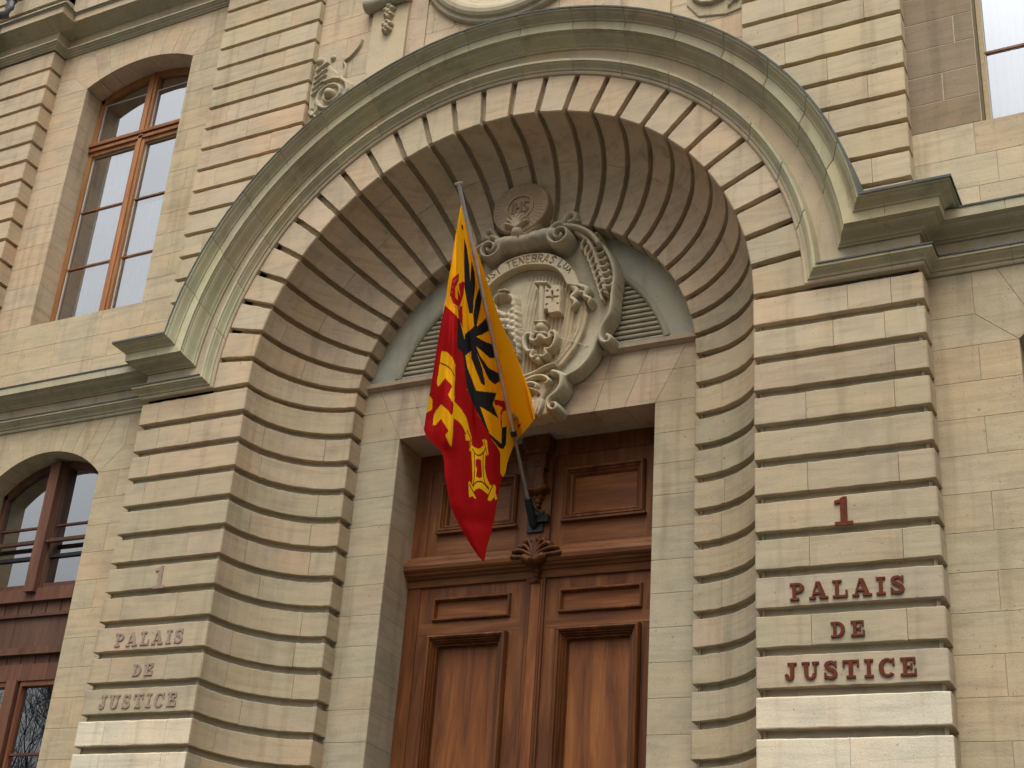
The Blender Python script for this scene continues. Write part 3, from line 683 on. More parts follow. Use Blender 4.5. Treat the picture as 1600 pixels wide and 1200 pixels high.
# centre wall above the arch, round the oval-framed round window
OZ, OR = 27.6, 3.75
random.seed(5)
def exl(za, zb_):
    e = 0
    if za - ZS < 9.3: e = max(e, math.sqrt(max(0, 9.3 ** 2 - (za - ZS) ** 2)))
    zn = min(max(OZ, za), zb_)
    if abs(zn - OZ) < 3.25: e = max(e, math.sqrt(3.25 ** 2 - (zn - OZ) ** 2))
    return (-e, e) if e > .05 else None
polys = clip_rows([(15.7 + PR * k, 16.66 + PR * k) for k in range(19)], -XP0 - .15, XP0 + .15, 0, 0, 1.3, 2.6, .3, 'pinkup', exl)
mb = MB(); ashlar(mb, polys, YC); backing(mb, polys, YC + .04, (.44, .36, .26))
n = 48
mb.grid([[(r * math.cos(a), y, OZ + r * math.sin(a)) for a in [2 * math.pi * k / n for k in range(n)]] for r, y in ((3.2, YC + .03), (4.6, YC + .03))], PINK, close=True)
mb.build('wall', M['stone'], B)
mb = MB()
rp = [(2.62, 1.1), (2.62, .55), (2.72, .45), (2.85, .40), (2.95, .28), (3.05, .24), (3.18, .16), (3.32, .12), (3.46, .14), (3.56, .20), (3.60, .30), (3.72, .32), (3.76, .36), (3.78, .52)]
rows = [[(r * math.cos(a), y, OZ + r * math.sin(a)) for r, y in rp] for a in [2 * math.pi * k / 72 for k in range(73)]]
mb.grid(rows, (.42, .37, .255)); mb.build('round_window_surround', M['mould'], B, smooth=False)
mb = MB(); mb.add([(2.7 * math.cos(a), 1.0, OZ + 2.7 * math.sin(a)) for a in [2 * math.pi * k / 48 for k in range(48)]], [tuple(range(48))])
rw = mb.build('round_window', M['glass'], B)
mb = MB(); mb.add([(3.1 * math.cos(a), 2.3, OZ + 3.1 * math.sin(a)) for a in [2 * math.pi * k / 48 for k in range(48)]], [tuple(range(48))]); mb.build('blind', M['curtain'], rw)
mb = MB()
for a in range(48):
    a0, a1 = 2 * math.pi * a / 48, 2 * math.pi * (a + 1) / 48
    mb.add([(q * math.cos(t), y, OZ + q * math.sin(t)) for q, t, y in ((2.45, a0, .92), (2.66, a0, .92), (2.66, a1, .92), (2.45, a1, .92))], [(0, 1, 2, 3)])
    mb.add([(2.45 * math.cos(t), y, OZ + 2.45 * math.sin(t)) for t, y in ((a0, .92), (a1, .92), (a1, 1.0), (a0, 1.0))], [(0, 1, 2, 3)])
mb.build('window_rim', M['dframe'], rw)
# raised strips flanking the round window, with roll capital and fruit drop
for s in (1, -1):
    mb = MB()
    zb0 = ZS + math.sqrt(11.3 ** 2 - 5.0 ** 2)
    mb.box(s * 4.2, s * 5.7, YC - .13, YC + .1, zb0 - .8, 29, YEL)
    mr = MB(); mr.box(s * 3.42, s * 3.98, YC - .06, YC + .1, zb0 - .3, 29, (.49, .385, .278)); mr.build('raised_strip', M['stone'], B)
    mb.tube([(s * 4.15, .27, 26.32), (s * 4.3, .27, 26.32), (s * 4.34, .27, 26.32), (s * 5.0, .27, 26.32), (s * 5.55, .27, 26.32), (s * 5.9, .27, 26.32), (s * 6.0, .27, 26.32)], [.26, .30, .24, .27, .25, .32, .28], 20, (.37, .34, .24))
    mb.box(s * 4.15, s * 5.85, .1, YC, 26.6, 27.1, YEL)
    mb.build('pilaster_strip', M['mould'], B)
    carve('fruit_drop', (s * 4.98 - .4, s * 4.98 + .4, 24.7, 26.3), .022, lambda X, Z, s=s: np.maximum.reduce(
        [disc(X, Z, s * 4.98 + dx, z, r, .24) for dx, z, r in ((0, 26.0, .16), (-.13, 25.85, .13), (.13, 25.87, .13), (0, 25.75, .15), (-.1, 25.62, .11), (.1, 25.6, .11), (0, 25.5, .12),
         (0, 25.28, .1), (-.12, 25.16, .12), (.12, 25.15, .12), (0, 25.05, .15), (-.1, 24.93, .1), (.1, 24.92, .1), (0, 24.82, .08))] + [stroke(X, Z, [(s * 4.98, 26.2), (s * 4.98, 24.85)], .05, .05, .1)]), YC - .12, M['carve'], (.40, .36, .25), B)
    # scrolled console beside the pilaster
    def scr(X, Z, s=s):
        Xm = X * s
        sp = [(7.12 + (.80 - .0465 * k) * math.cos(1.1 + k), 22.7 + (.76 - .044 * k) * math.sin(1.1 + k)) for k in [q * .5 for q in range(30)]]
        h = np.maximum.reduce([
            plate(Xm, Z, [(8.02, 24.5), (7.7, 24.6), (7.35, 24.1), (7.0, 23.75), (6.65, 23.85), (6.6, 23.3), (6.25, 23.0), (6.2, 22.3), (6.6, 21.7), (7.5, 21.5), (8.02, 21.6)], .06, .03),
            stroke(Xm, Z, sp, .085, .055, .13, .07, 1),
            disc(Xm, Z, 7.12, 22.7, .21, .30, .12),
            stroke(Xm, Z, [(7.92, 24.1), (7.98, 23.5), (8.0, 22.9), (7.9, 22.2), (7.6, 21.8)], .06, .05, .10, .06),
            stroke(Xm, Z, [(7.75, 22.55), (7.62, 22.2), (7.8, 21.95), (7.95, 22.15), (7.85, 22.3)], .06, .04, .12, .06),
            stroke(Xm, Z, [(6.12, 24.95), (6.2, 24.65), (6.5, 24.3), (6.78, 24.15), (6.66, 23.9), (6.66, 23.4)], .05, .05, .09, .04),
            disc(Xm, Z, 7.85, 24.5, .17, .16, .04), disc(Xm, Z, 7.3, 24.5, .12, .12, .02)])
        for z, a in ((24.15, -.9), (23.85, -.7), (23.6, -.6), (23.35, -.4), (23.1, -.2)):
            h = np.maximum(h, stroke(Xm, Z, [(7.92, z - .14), (7.72, z - .02), (7.5 + a * .05, z + .14)], .075, .03, .12, .06, 3))
            h = np.maximum(h, disc(Xm, Z, 7.62, z + .08, .06, .10, .08))
        return h
    carve('scroll_ornament', (min(s * 5.9, s * 8.1), max(s * 5.9, s * 8.1), 21.4, 25.0), .025, scr, YC + .01, M['carve'], (.42, .37, .25), B)

# ---------------------------------------------------------------- back wall of the niche: tympanum, lintel, jambs
random.seed(21)
DX = 4.4; DZ = 9.88; YD = 4.95
mb = MB(); polys = []
for k in range(-15, 10):
    za, zb_ = k - .15, k + .85
    if k == 9: zb_ = DZ
    for s in (1, -1):
        a, b_ = (DX, RB + .4)
        pts = [(s * a, za), (s * b_, za), (s * b_, zb_), (s * a, zb_)]
        polys.append((pts[::s], YD - YB + .1, (.395, .345, .24)))
zt = 11.78; nl = 9
for s in (1, -1):
    pts = [(s * DX, DZ), (s * (RB + .4), DZ), (s * (RB + .4), 10.95), (s * (DX + .55), 10.95)]; polys.append((pts[::s], .5, 'low'))
    pts = [(s * (DX + .55), 10.95), (s * (RB + .4), 10.95), (s * (RB + .4), zt), (s * (DX + .95), zt)]; polys.append((pts[::s], .5, 'low'))
for k in range(nl):
    a, b_ = -1 + 2 * k / nl, -1 + 2 * (k + 1) / nl
    for z0, z1, e0, e1 in ((DZ, 10.95, 0, .55), (10.95, zt, .55, .95)):
        polys.append(([(a * (DX + e0), z0), (b_ * (DX + e0), z0), (b_ * (DX + e1), z1), (a * (DX + e1), z1)], (YD - YB + .1) if z0 == DZ else .5, (.41, .34, .235) if k % 2 else (.45, .355, .25)))
ashlar(mb, polys, YB, 'low'); backing(mb, polys, YB + .05, (.42, .39, .30))
mb.build('doorway_surround', M['stone'], B)
mb = MB()
mb.grid([[(-RB - .2, y, z), (RB + .2, y, z)] for y, z in ((YB, zt - .01), (YB - .05, zt), (YB - .1, zt + .03), (YB - .2, zt + .07), (YB - .22, zt + .2), (YB - .16, zt + .24), (YB + .05, zt + .34))], (.40, .33, .235))
mb.build('ledge', M['mould'], B)
# tympanum field with sunk louvred panels
mb = MB(); n = 60; RL = 4.85
arc_o = [(6.2 * math.cos(a), ZS + 6.2 * math.sin(a)) for a in [math.pi * k / n for k in range(n + 1)]]
a0 = math.asin((12.12 - ZS) / RL)
arc_i = [(RL * math.cos(a0 + (math.pi - 2 * a0) * k / n), ZS + RL * math.sin(a0 + (math.pi - 2 * a0) * k / n)) for k in range(n + 1)]
T = (.35, .35, .275)
mb.grid([[(p[0], YB + .01, max(p[1], 11.9)) for p in arc_o], [(p[0], YB + .01, p[1]) for p in arc_i]], T)
mb.add([(-RL - 1.4, YB + .01, 11.9), (RL + 1.4, YB + .01, 11.9), (arc_i[0][0], YB + .01, 12.12), (arc_i[-1][0], YB + .01, 12.12)], [(0, 1, 2, 3)], T)
fr = [(0, .0), (0, .05), (.06, .07), (.14, .07), (.20, .02), (.2, -.22)]
mb.grid([[((RL + .14 - i) / RL * p[0], YB + .01 - d, ZS + (RL + .14 - i) / RL * (p[1] - ZS)) for p in arc_i] for i, d in fr], (.30, .295, .22))
mb.build('tympanum', M['stucco'], B)
mb = MB(); z = 12.12; q = 0
mb.box(-4.9, 4.9, YB + .24, YB + .3, 12, 15.8, (.16, .15, .11))
while z < 15.6:
    hw = math.sqrt(max(0, RL ** 2 - (z - ZS) ** 2))
    mb.grid([[(-hw, y, zz), (hw, y, zz)] for y, zz in ((YB + .22, z + .02), (YB + .07, z - .0), (YB + .035, z + .03), (YB + .035, z + .09), (YB + .07, z + .12), (YB + .24, z + .15))], jit((.38, .35, .26), .05))
    z += .178
mb.build('louvre', M['mould'], B)
# IHS roundel on the keystone
KZ = 17.2; KY = 2.16; KR = 1.0
mb = MB(); n = 56
ring = lambda r, y: [(r * math.cos(2 * math.pi * k / n), y, KZ + r * .97 * math.sin(2 * math.pi * k / n)) for k in range(n)]
mb.grid([ring(KR, 3.3), ring(KR, KY + .04), ring(KR - .03, KY), ring(.50, KY), ring(.49, KY - .045), ring(.44, KY - .045), ring(.43, KY + .01), ring(.02, KY + .01)], (.36, .275, .175), close=True)
kd = mb.build('roundel', M['carve'], B)

# ---------------------------------------------------------------- lettering
def bar(x0, y0, x1, y1): return [(x0, y0), (x1, y0), (x1, y1), (x0, y1)]
def ann(cx, cy, rx, ry, ix, iy, a0, a1, n=14):
    """elliptical ring sector as quads"""
    out = []
    for k in range(n):
        p, q = [math.radians(a0 + (a1 - a0) * t / n) for t in (k, k + 1)]
        out.append([(cx + rx * math.cos(p), cy + ry * math.sin(p)), (cx + rx * math.cos(q), cy + ry * math.sin(q)), (cx + ix * math.cos(q), cy + iy * math.sin(q)), (cx + ix * math.cos(p), cy + iy * math.sin(p))])
    return [('q', out)]
def sst(pts, wd):
    P = csmooth(pts, 6); out = []; L = []; R = []
    m = len(P) - 1
    for i, p in enumerate(P):
        a = P[max(0, i - 1)]; b = P[min(m, i + 1)]; dx, dy = b[0] - a[0], b[1] - a[1]; l = math.hypot(dx, dy); t = i / m
        ww = (wd[0] + (wd[1] - wd[0]) * math.sin(math.pi * t)) / 2
        L.append((p[0] - dy / l * ww, p[1] + dx / l * ww)); R.append((p[0] + dy / l * ww, p[1] - dx / l * ww))
    for i in range(m): out.append([L[i], R[i], R[i + 1], L[i + 1]])
    return [('q', out)]
G = {
 'P': (.80, [bar(.14, .1, .335, .9), bar(0, 0, .50, .13), bar(0, .87, .45, 1)] + ann(.42, .71, .36, .29, .15, .16, -90, 90) + [bar(.34, .42, .43, .55), bar(.40, .87, .44, 1)]),
 'A': (1.02, [[(.36, .95), (.47, 1), (.22, .08), (.12, .08)], [(.36, 1), (.60, 1), (.93, .08), (.67, .08)], bar(.24, .28, .70, .39), bar(0, 0, .36, .12), bar(.55, 0, 1.03, .12)]),
 'L': (.80, [bar(.14, .1, .335, .9), bar(0, .87, .50, 1), bar(0, 0, .80, .13), bar(.69, .12, .80, .40)]),
 'I': (.48, [bar(.14, .1, .335, .9), bar(0, 0, .48, .13), bar(0, .87, .48, 1)]),
 'S': (.74, sst([(.62, .78), (.50, .91), (.33, .93), (.16, .84), (.14, .70), (.30, .57), (.50, .46), (.62, .32), (.58, .14), (.38, .06), (.20, .10), (.08, .26)], (.12, .21)) + [bar(.60, .64, .69, 1.0), bar(.02, 0, .11, .36)]),
 'D': (.88, [bar(.14, .1, .335, .9), bar(0, 0, .42, .13), bar(0, .87, .42, 1)] + ann(.38, .5, .48, .5, .25, .37, -90, 90)),
 'E': (.82, [bar(.14, .1, .335, .9), bar(0, 0, .82, .13), bar(0, .87, .78, 1), bar(.33, .44, .58, .55), bar(.71, .12, .82, .38), bar(.67, .64, .78, .88), bar(.52, .34, .61, .66)]),
 'J': (.66, [bar(.30, .28, .52, .9), bar(.16, .87, .66, 1)] + ann(.27, .28, .25, .28, .04, .15, 180, 360) + ann(.11, .27, .11, .11, .0, .0, 0, 360, 12)),
 'U': (.92, [bar(.13, .34, .35, .9), bar(.68, .34, .80, .9), bar(0, .87, .43, 1), bar(.56, .87, .94, 1)] + ann(.47, .35, .33, .35, .12, .22, 180, 360)),
 'T': (.86, [bar(.32, .1, .54, .9), bar(0, .87, .86, 1), bar(.18, 0, .68, .13), bar(0, .62, .10, .88), bar(.76, .62, .86, .88)]),
 'C': (.84, ann(.46, .5, .46, .51, .22, .38, 48, 315, 22) + [bar(.72, .60, .82, 1.0)]),
 '1': (.62, [bar(.20, .1, .44, .97), bar(0, 0, .64, .13), [(0, .76), (.22, .80), (.22, .93), (0, .88)], [(.14, .86), (.30, .86), (.44, 1), (.30, 1)]]),
}
def lettering(word, x0, x1, z0, z1, mat, parent, thick=.055):
    wd = sum(G[c][0] for c in word); gapn = len(word) - 1
    h = z1 - z0; total = (x1 - x0) / h
    sp = (total - wd * 1.0) / gapn if gapn else 0
    k = 1.0
    if gapn and sp < .12: sp = .12; k = (total - sp * gapn) / wd
    if not gapn: k = total / wd
    x = 0
    for ch in word:
        mb = MB(); q = 0
        for g_ in G[ch][1]:
            quads = g_[1] if isinstance(g_, tuple) and g_[0] == 'q' else [g_]
            yf = -thick - .0009 * q; q += 1
            for p in quads:
                pts = [(x0 + (x + u * k) * h, z0 + v * h) for u, v in p]
                n = len(pts)
                vs = [(a, -.006, b) for a, b in pts] + [(a, yf + .012, b) for a, b in pts] + [(a, yf, b) for a, b in pts]
                fs = [tuple(range(2 * n, 3 * n))] + [(i, (i + 1) % n, n + (i + 1) % n, n + i) for i in range(n)] + [(n + i, n + (i + 1) % n, 2 * n + (i + 1) % n, 2 * n + i) for i in range(n)]
                mb.add(vs, fs)
        mb.build('letter', mat, parent)
        x += G[ch][0] * k + sp
for s, mat, des, side in ((1, M['rust'], 'rust-brown', 'right'), (-1, M['faded'], 'faded mauve-brown', 'left')):
    c = 10.61 * s
    t = empty('inscription', des + ' raised capitals reading PALAIS DE JUSTICE on the %s pier' % side, 'lettering', (c, 0, .15), 'metal inscriptions on the piers')
    for wn, w_, x0, x1, z0, z1 in (('PALAIS', 'PALAIS', -1.34, 1.34, 2.13, 2.57), ('DE', 'DE', -.39, .385, 1.15, 1.53), ('JUSTICE', 'JUSTICE', -1.5, 1.5, .15, .58)):
        wo_ = bpy.data.objects.new('word', None); sc.collection.objects.link(wo_); wo_.parent = t; wo_['label'] = 'word ' + w_; ROOT[wo_.name] = ROOT[t.name]
        lettering(w_, c + x0, c + x1, z0, z1, mat, wo_, .045 if s > 0 else .028)
    t = empty('house_number', des + ' raised numeral 1 above the words on the %s pier' % side, 'number', (c, 0, 3.98), 'house numbers on the piers')
    lettering('1', c - .21, c + .21, 3.97, 4.72, mat, t, .045 if s > 0 else .028)
    for o in t.children: o.name = 'numeral'

# thin glyphs for carved writing
TG = {'P': [[(0, 0), (0, 1), (.5, 1), (.6, .8), (.5, .55), (0, .5)]], 'O': [[(.3, 0), (0, .25), (0, .75), (.3, 1), (.6, .75), (.6, .25), (.3, 0)]],
      'S': [[(.55, .85), (.3, 1), (.05, .8), (.3, .52), (.55, .25), (.3, 0), (.03, .15)]], 'T': [[(0, 1), (.6, 1)], [(.3, 1), (.3, 0)]],
      'E': [[(.5, 1), (0, 1), (0, 0), (.5, 0)], [(0, .5), (.4, .5)]], 'N': [[(0, 0), (0, 1), (.55, 0), (.55, 1)]],
      'B': [[(0, 0), (0, 1), (.4, .95), (.45, .6), (0, .52)], [(0, .52), (.5, .45), (.5, .05), (0, 0)]], 'R': [[(0, 0), (0, 1), (.45, .95), (.45, .55), (0, .5)], [(.2, .5), (.55, 0)]],
      'A': [[(0, 0), (.3, 1), (.6, 0)], [(.12, .35), (.48, .35)]], 'L': [[(0, 1), (0, 0), (.5, 0)]], 'U': [[(0, 1), (0, .2), (.27, 0), (.55, .2), (.55, 1)]],
      'X': [[(0, 0), (.55, 1)], [(0, 1), (.55, 0)]], 'I': [[(0, 0), (0, 1)]], 'H': [[(0, 0), (0, 1)], [(.55, 0), (.55, 1)], [(0, .5), (.55, .5)]], ' ': []}
TW = {'I': .12, 'A': .62, 'N': .58, 'T': .6, 'O': .6, ' ': .35}

# ---------------------------------------------------------------- carved coat of arms
coa = MB()
CX = .2
OUT_R = [(.2, 16.35), (.8, 16.4), (1.37, 16.31), (1.89, 16.15), (2.45, 15.81), (2.94, 15.15), (3.21, 14.34), (3.18, 13.69), (3.12, 12.87), (2.87, 12.48), (2.66, 12.2), (2.6, 11.95), (2.47, 11.56), (2.12, 11.15), (1.72, 10.97), (1.63, 10.56), (1.4, 10.25), (1.42, 9.9), (1.2, 9.68), (.7, 9.66), (.2, 9.6)]
OUT = OUT_R + mir(OUT_R[::-1], CX)
YR = YB - .05
def both(f):
    return lambda X, Z: np.maximum(f(X, Z), f(2 * CX - X, Z))
def f_cart(X, Z):
    h = plate(X, Z, OUT, .32, .12)
    Xr = np.where(X > CX, X, 2 * CX - X)
    h = np.where(h > 0, h + .10 * np.clip((np.hypot((Xr - CX) / 1.1, Z - 13.3) - 2.2), 0, 1.2), 0)
    e = stroke(Xr, Z, [(1.9, 16.1), (2.45, 15.78), (2.94, 15.12), (3.19, 14.34), (3.16, 13.6), (3.1, 12.88), (2.87, 12.48), (2.8, 12.13), (2.9, 11.9), (3.08, 11.86), (3.15, 11.99), (3.05, 12.1)], .08, .10, .26, .42)
    e2 = stroke(Xr, Z, [(2.78, 12.3), (2.64, 12.0), (2.47, 11.56), (2.12, 11.15), (1.72, 10.97)], .1, .08, .2, .36)
    e3 = stroke(Xr, Z, [(1.3, 11.1), (1.58, 10.95), (1.6, 10.6), (1.45, 10.35), (1.22, 10.18), (1.2, 9.93), (1.37, 9.77), (1.5, 9.85), (1.44, 9.99), (1.33, 9.97)], .12, .07, .3, .42)
    return np.maximum.reduce([h, e, e2, e3])
cm = carve('coat_of_arms', (-3.1, 3.5, 9.5, 16.6), .028, f_cart, YR, M['carve'], (.43, .39, .275), B)
SH = [(-1.75, 14.0), (-1.3, 14.75), (-.6, 15.15), (.2, 15.25), (1.0, 15.1), (1.6, 14.75), (2.1, 14.1), (2.27, 13.37), (2.29, 12.95), (2.2, 12.44), (1.93, 11.89), (1.58, 11.44), (1.2, 11.12), (.7, 10.95), (.2, 10.9)]
SH = SH + mir(SH[7:-1][::-1], CX)
def f_shield(X, Z):
    d, _ = dseg(X, Z, SH + [SH[0]]); i = inside(X, Z, SH)
    h = .48 + .26 * np.clip(d / 1.6, 0, 1) ** .8
    h = h - np.where((d > .30), .07, 0) + np.where((d > .1) & (d < .16), -.03, 0) + np.where((d > .22) & (d < .27), -.025, 0)
    fl = np.where((X > .22) & (d > .33), .040 * np.cos(2 * math.pi * (X - .1 * (Z - 13)) / .13), 0)
    return np.where(i, h + fl, 0)
carve('shield', (-2.1, 2.5, 10.7, 15.4), .022, f_shield, YR, M['carve'], (.47, .41, .28), cm)
RT = csmooth([(-2.05, 13.6), (-1.75, 14.3), (-1.31, 14.88), (-.98, 15.2), (-.38, 15.5), (.3, 15.56), (.91, 15.45), (1.4, 15.2), (1.81, 14.78), (2.08, 14.25), (2.2, 13.85)], 4)
RBt = csmooth([(-1.6, 13.6), (-1.3, 14.15), (-.98, 14.6), (-.46, 14.93), (.14, 15.06), (.78, 14.96), (1.18, 14.78), (1.47, 14.45), (1.66, 14.05)], 4)
def f_ribbon(X, Z):
    h = plate(X, Z, RT + RBt[::-1], .86, .05)
    h = np.maximum(h, stroke(X, Z, [(1.88, 14.05), (2.02, 13.8), (1.86, 13.6), (2.0, 13.4), (1.9, 13.25)], .15, .06, .22, .62))
    h = np.maximum(h, stroke(X, Z, [(2.1, 14.0), (2.32, 13.85), (2.28, 13.6), (2.48, 13.45), (2.42, 13.3)], .12, .06, .24, .55))
    h = np.maximum(h, disc(X, Z, 2.18, 13.72, .10, .25, .6))
    txt = 'POST TENEBRAS LUX'
    cx, cz, rr = .2, 13.25, 2.02
    ws = [TW.get(c, .52) for c in txt]; hh = .27; ad = .26
    tot = sum(w_ + ad for w_ in ws) * hh; a = math.pi / 2 + tot / rr / 2 - .04
    for c, w_ in zip(txt, ws):
        for ln in TG[c]:
            pts = []
            for u, v in ln:
                an = a - (u * hh) / rr; r = rr - .13 + v * hh; pts.append((cx + r * 1.05 * math.cos(an), cz + r * math.sin(an) * .985 + .06))
            P_ = [pts[0]]
            for p in pts[1:]: P_.append(p)
            d, _ = dseg(X, Z, P_); h = np.where((h > 0) & (d < .022), h - .10, h)
        a -= (w_ + ad) * hh / rr
    return h
carve('motto_ribbon', (-2.3, 2.9, 13.1, 15.7), .011, f_ribbon, YR, M['carve'], (.48, .42, .29), cm)
EG = [(-.78, 14.08), (-.69, 14.2), (-.47, 14.27), (-.15, 14.2), (.03, 13.95), (.07, 13.58), (.17, 13.35), (.2, 12.92), (.2, 12.31), (.2, 11.73), (.03, 11.7), (-.03, 12.07), (-.22, 12.47), (-.5, 12.95), (-.52, 13.31), (-.3, 13.55), (-.3, 13.81), (-.45, 13.95), (-.62, 13.93), (-.74, 13.88)]
def f_eagle(X, Z):
    h = plate(X, Z, EG, .34, .2) ; body = h > 0
    h = np.where(body, h + .60, 0)
    k = body & (Z < 13.75)
    sc_ = .07 * np.abs(np.sin((Z + .5 * X) * 14)) * np.abs(np.sin((X - .35 * Z) * 15 + 1.57 * np.floor((Z + .5 * X) * 14 / math.pi))) ** .7
    h = np.where(k, h + sc_, h)
    h = np.maximum(h, stroke(X, Z, [(-.45, 14.1), (-.62, 14.12), (-.78, 14.02), (-.82, 13.88)], .085, .02, .2, .78))
    h = np.where((np.hypot(X + .48, Z - 14.12) < .03), .8, h); h = np.maximum(h, stroke(X, Z, [(-.62, 14.2), (-.45, 14.22), (-.3, 14.16)], .035, .03, .06, .98, 2))
    for q in range(7):      # spread wing feathers to the left
        z = 13.3 - q * .22; L = 1.0 - .05 * abs(q - 3)
        h = np.maximum(h, stroke(X, Z, [(-.5, z + .1), (-.5 - L * .45, z + .32 - .10 * q), (-.5 - L, z + .12 - .16 * q)], .12, .06, .16, .66))
    for q in range(4): h = np.maximum(h, stroke(X, Z, [(-.05 - .1 * q, 12.0), (-.1 - .22 * q, 11.6), (-.05 - .32 * q, 11.3)], .08, .06, .12, .66))
    return h
carve('eagle', (-1.75, .4, 10.9, 14.5), .016, f_eagle, YR, M['carve'], (.46, .41, .29), cm)
def f_key(X, Z):
    h = stroke(X, Z, [(.82, 14.28), (.86, 12.9)], .125, .125, .2, .70, 0)
    h = np.maximum(h, stroke(X, Z, [(.66, 14.3), (.98, 14.24)], .07, .07, .12, .85, 0))
    bit = plate(X, Z, [(.95, 14.14), (1.08, 14.12), (1.08, 14.02), (1.18, 14.0), (1.18, 14.12), (1.52, 14.06), (1.55, 13.92), (1.58, 13.02), (1.13, 13.04), (1.1, 13.2), (.95, 13.22)], .94, .04)
    d1, _ = dseg(X, Z, [(1.25, 13.84), (1.27, 13.44)]); d2, _ = dseg(X, Z, [(1.08, 13.66), (1.46, 13.61)])
    bit = np.where((bit > 0) & ((d1 < .035) | (d2 < .035)), bit - .18, bit)
    for x, z in ((1.08, 13.9), (1.45, 13.84), (1.08, 13.4), (1.46, 13.36)):
        bit = np.where((bit > 0) & (np.hypot(X - x, Z - z) < .04), bit - .1, bit)
    h = np.maximum(h, bit)
    h = np.maximum(h, stroke(X, Z, [(.68, 12.88), (1.04, 12.82)], .06, .06, .15, .78, 0)); h = np.maximum(h, disc(X, Z, .87, 12.66, .2, .3, .68))
    h = np.maximum(h, stroke(X, Z, [(.72, 12.48), (1.03, 12.44)], .06, .06, .15, .75, 0))
    bl = [(.88, 12.36), (.72, 12.2), (.56, 12.28), (.58, 12.45), (.44, 12.5), (.33, 12.36), (.34, 12.09), (.48, 11.86), (.66, 11.86), (.60, 11.7), (.68, 11.6), (.80, 11.66)]
    br = [(.92, 12.36), (1.06, 12.2), (1.2, 12.24), (1.2, 12.4), (1.34, 12.42), (1.42, 12.28), (1.38, 12.0), (1.24, 11.82), (1.08, 11.84), (1.14, 11.68), (1.05, 11.58), (.94, 11.62)]
    for p in (bl, br): h = np.maximum(h, stroke(X, Z, p, .085, .07, .2, .70, 3))
    h = np.maximum(h, disc(X, Z, .86, 11.5, .11, .2, .7)); h = np.maximum(h, disc(X, Z, .86, 12.33, .14, .2, .72))
    return h
carve('key', (.2, 1.75, 11.3, 14.5), .015, f_key, YR, M['carve'], (.47, .41, .285), cm)
def spiral(cx, cz, r0, r1, a0, turns, n=22, sgn=1): return [(cx + (r0 + (r1 - r0) * k / n) * math.cos(a0 + sgn * turns * 2 * math.pi * k / n), cz + (r0 + (r1 - r0) * k / n) * math.sin(a0 + sgn * turns * 2 * math.pi * k / n)) for k in range(n + 1)]
def f_scroll(X, Z):
    Xr = np.where(X > CX, X, 2 * CX - X)
    h = stroke(Xr, Z, [(.2, 15.93), (.6, 16.0), (1.1, 16.0)], .30, .34, .62, .62, 0)
    h = h - np.where(h > 0, .06 * (np.abs(np.sin((Xr - .2) * 9)) > .93), 0)
    h = np.maximum(h, disc(Xr, Z, .62, 15.9, .26, .5, .85))
    h = np.maximum(h, stroke(Xr, Z, spiral(1.45, 15.86, .44, .06, math.radians(95), 1.75, 30), .115, .055, .45, .75, 2))
    h = np.maximum(h, stroke(Xr, Z, [(1.35, 16.35), (1.9, 16.2), (2.4, 15.85), (2.7, 15.4)], .14, .09, .35, .60))
    h = np.maximum(h, stroke(Xr, Z, [(1.3, 16.35), (1.45, 16.6), (1.6, 16.8), (1.82, 16.75), (1.8, 16.55), (1.62, 16.5)], .14, .12, .35, .50))
    h = np.maximum(h, stroke(Xr, Z, [(1.5, 16.35), (1.7, 16.5), (1.95, 16.5)], .10, .06, .3, .50))
    return h
carve('scroll', (-2.5, 2.9, 15.1, 17.1), .02, f_scroll, YR, M['carve'], (.42, .37, .26), cm)
def f_shell(X, Z):
    h = 0 * X
    for q in range(7):
        a = math.radians(150 - 20 * q); L = .48 if 0 < q < 6 else .42
        h = np.maximum(h, stroke(X, Z, [(CX - .25, 16.35), (CX - .25 + L * .6 * math.cos(a), 16.35 + L * .7 * math.sin(a)), (CX - .25 + L * math.cos(a), 16.35 + L * math.sin(a))], .06, .10, .35, 1.0, 2))
    h = np.maximum(h, disc(X, Z, CX - .25, 16.25, .25, .45, .9)); h = np.maximum(h, stroke(X, Z, [(CX, 16.2), (CX + .35, 16.4), (CX + .5, 16.65)], .12, .06, .3, .8))
    return h
carve('shell_crest', (-1.0, 1.2, 15.9, 17.0), .02, f_shell, YR, M['carve'], (.45, .38, .26), cm)
def f_acan(X, Z):
    Xr = np.where(X > CX, X, 2 * CX - X)
    st_ = [(1.85, 16.12), (2.25, 15.72), (2.5, 15.2), (2.66, 14.65), (2.82, 14.1), (2.95, 13.6)]
    h = stroke(Xr, Z, st_, .12, .06, .28, .48)
    for q in range(9):
        t = q / 8; x = 2.2 + .72 * t ** .8; z = 15.75 - 2.0 * t
        h = np.maximum(h, stroke(Xr, Z, [(x - .04, z + .12), (x + .2, z + .12), (x + .34 - .12 * t, z + .2)], .10, .05, .24, .44, 3))
        h = np.maximum(h, stroke(Xr, Z, [(x - .02, z + .1), (x - .15, z - .12), (x - .14 + .05 * t, z - .36)], .08, .045, .26, .44, 3))
        h = np.where(np.hypot(Xr - x - .03, Z - z + .08) < .03, np.minimum(h, .4), h)
    return h
carve('acanthus_leaf', (CX + .2, 3.35, 13.2, 16.4), .02, f_acan, YR, M['carve'], (.46, .40, .28), cm)
carve('acanthus_leaf', (-2.95, CX - .2, 13.2, 16.4), .02, f_acan, YR, M['carve'], (.46, .40, .28), cm)
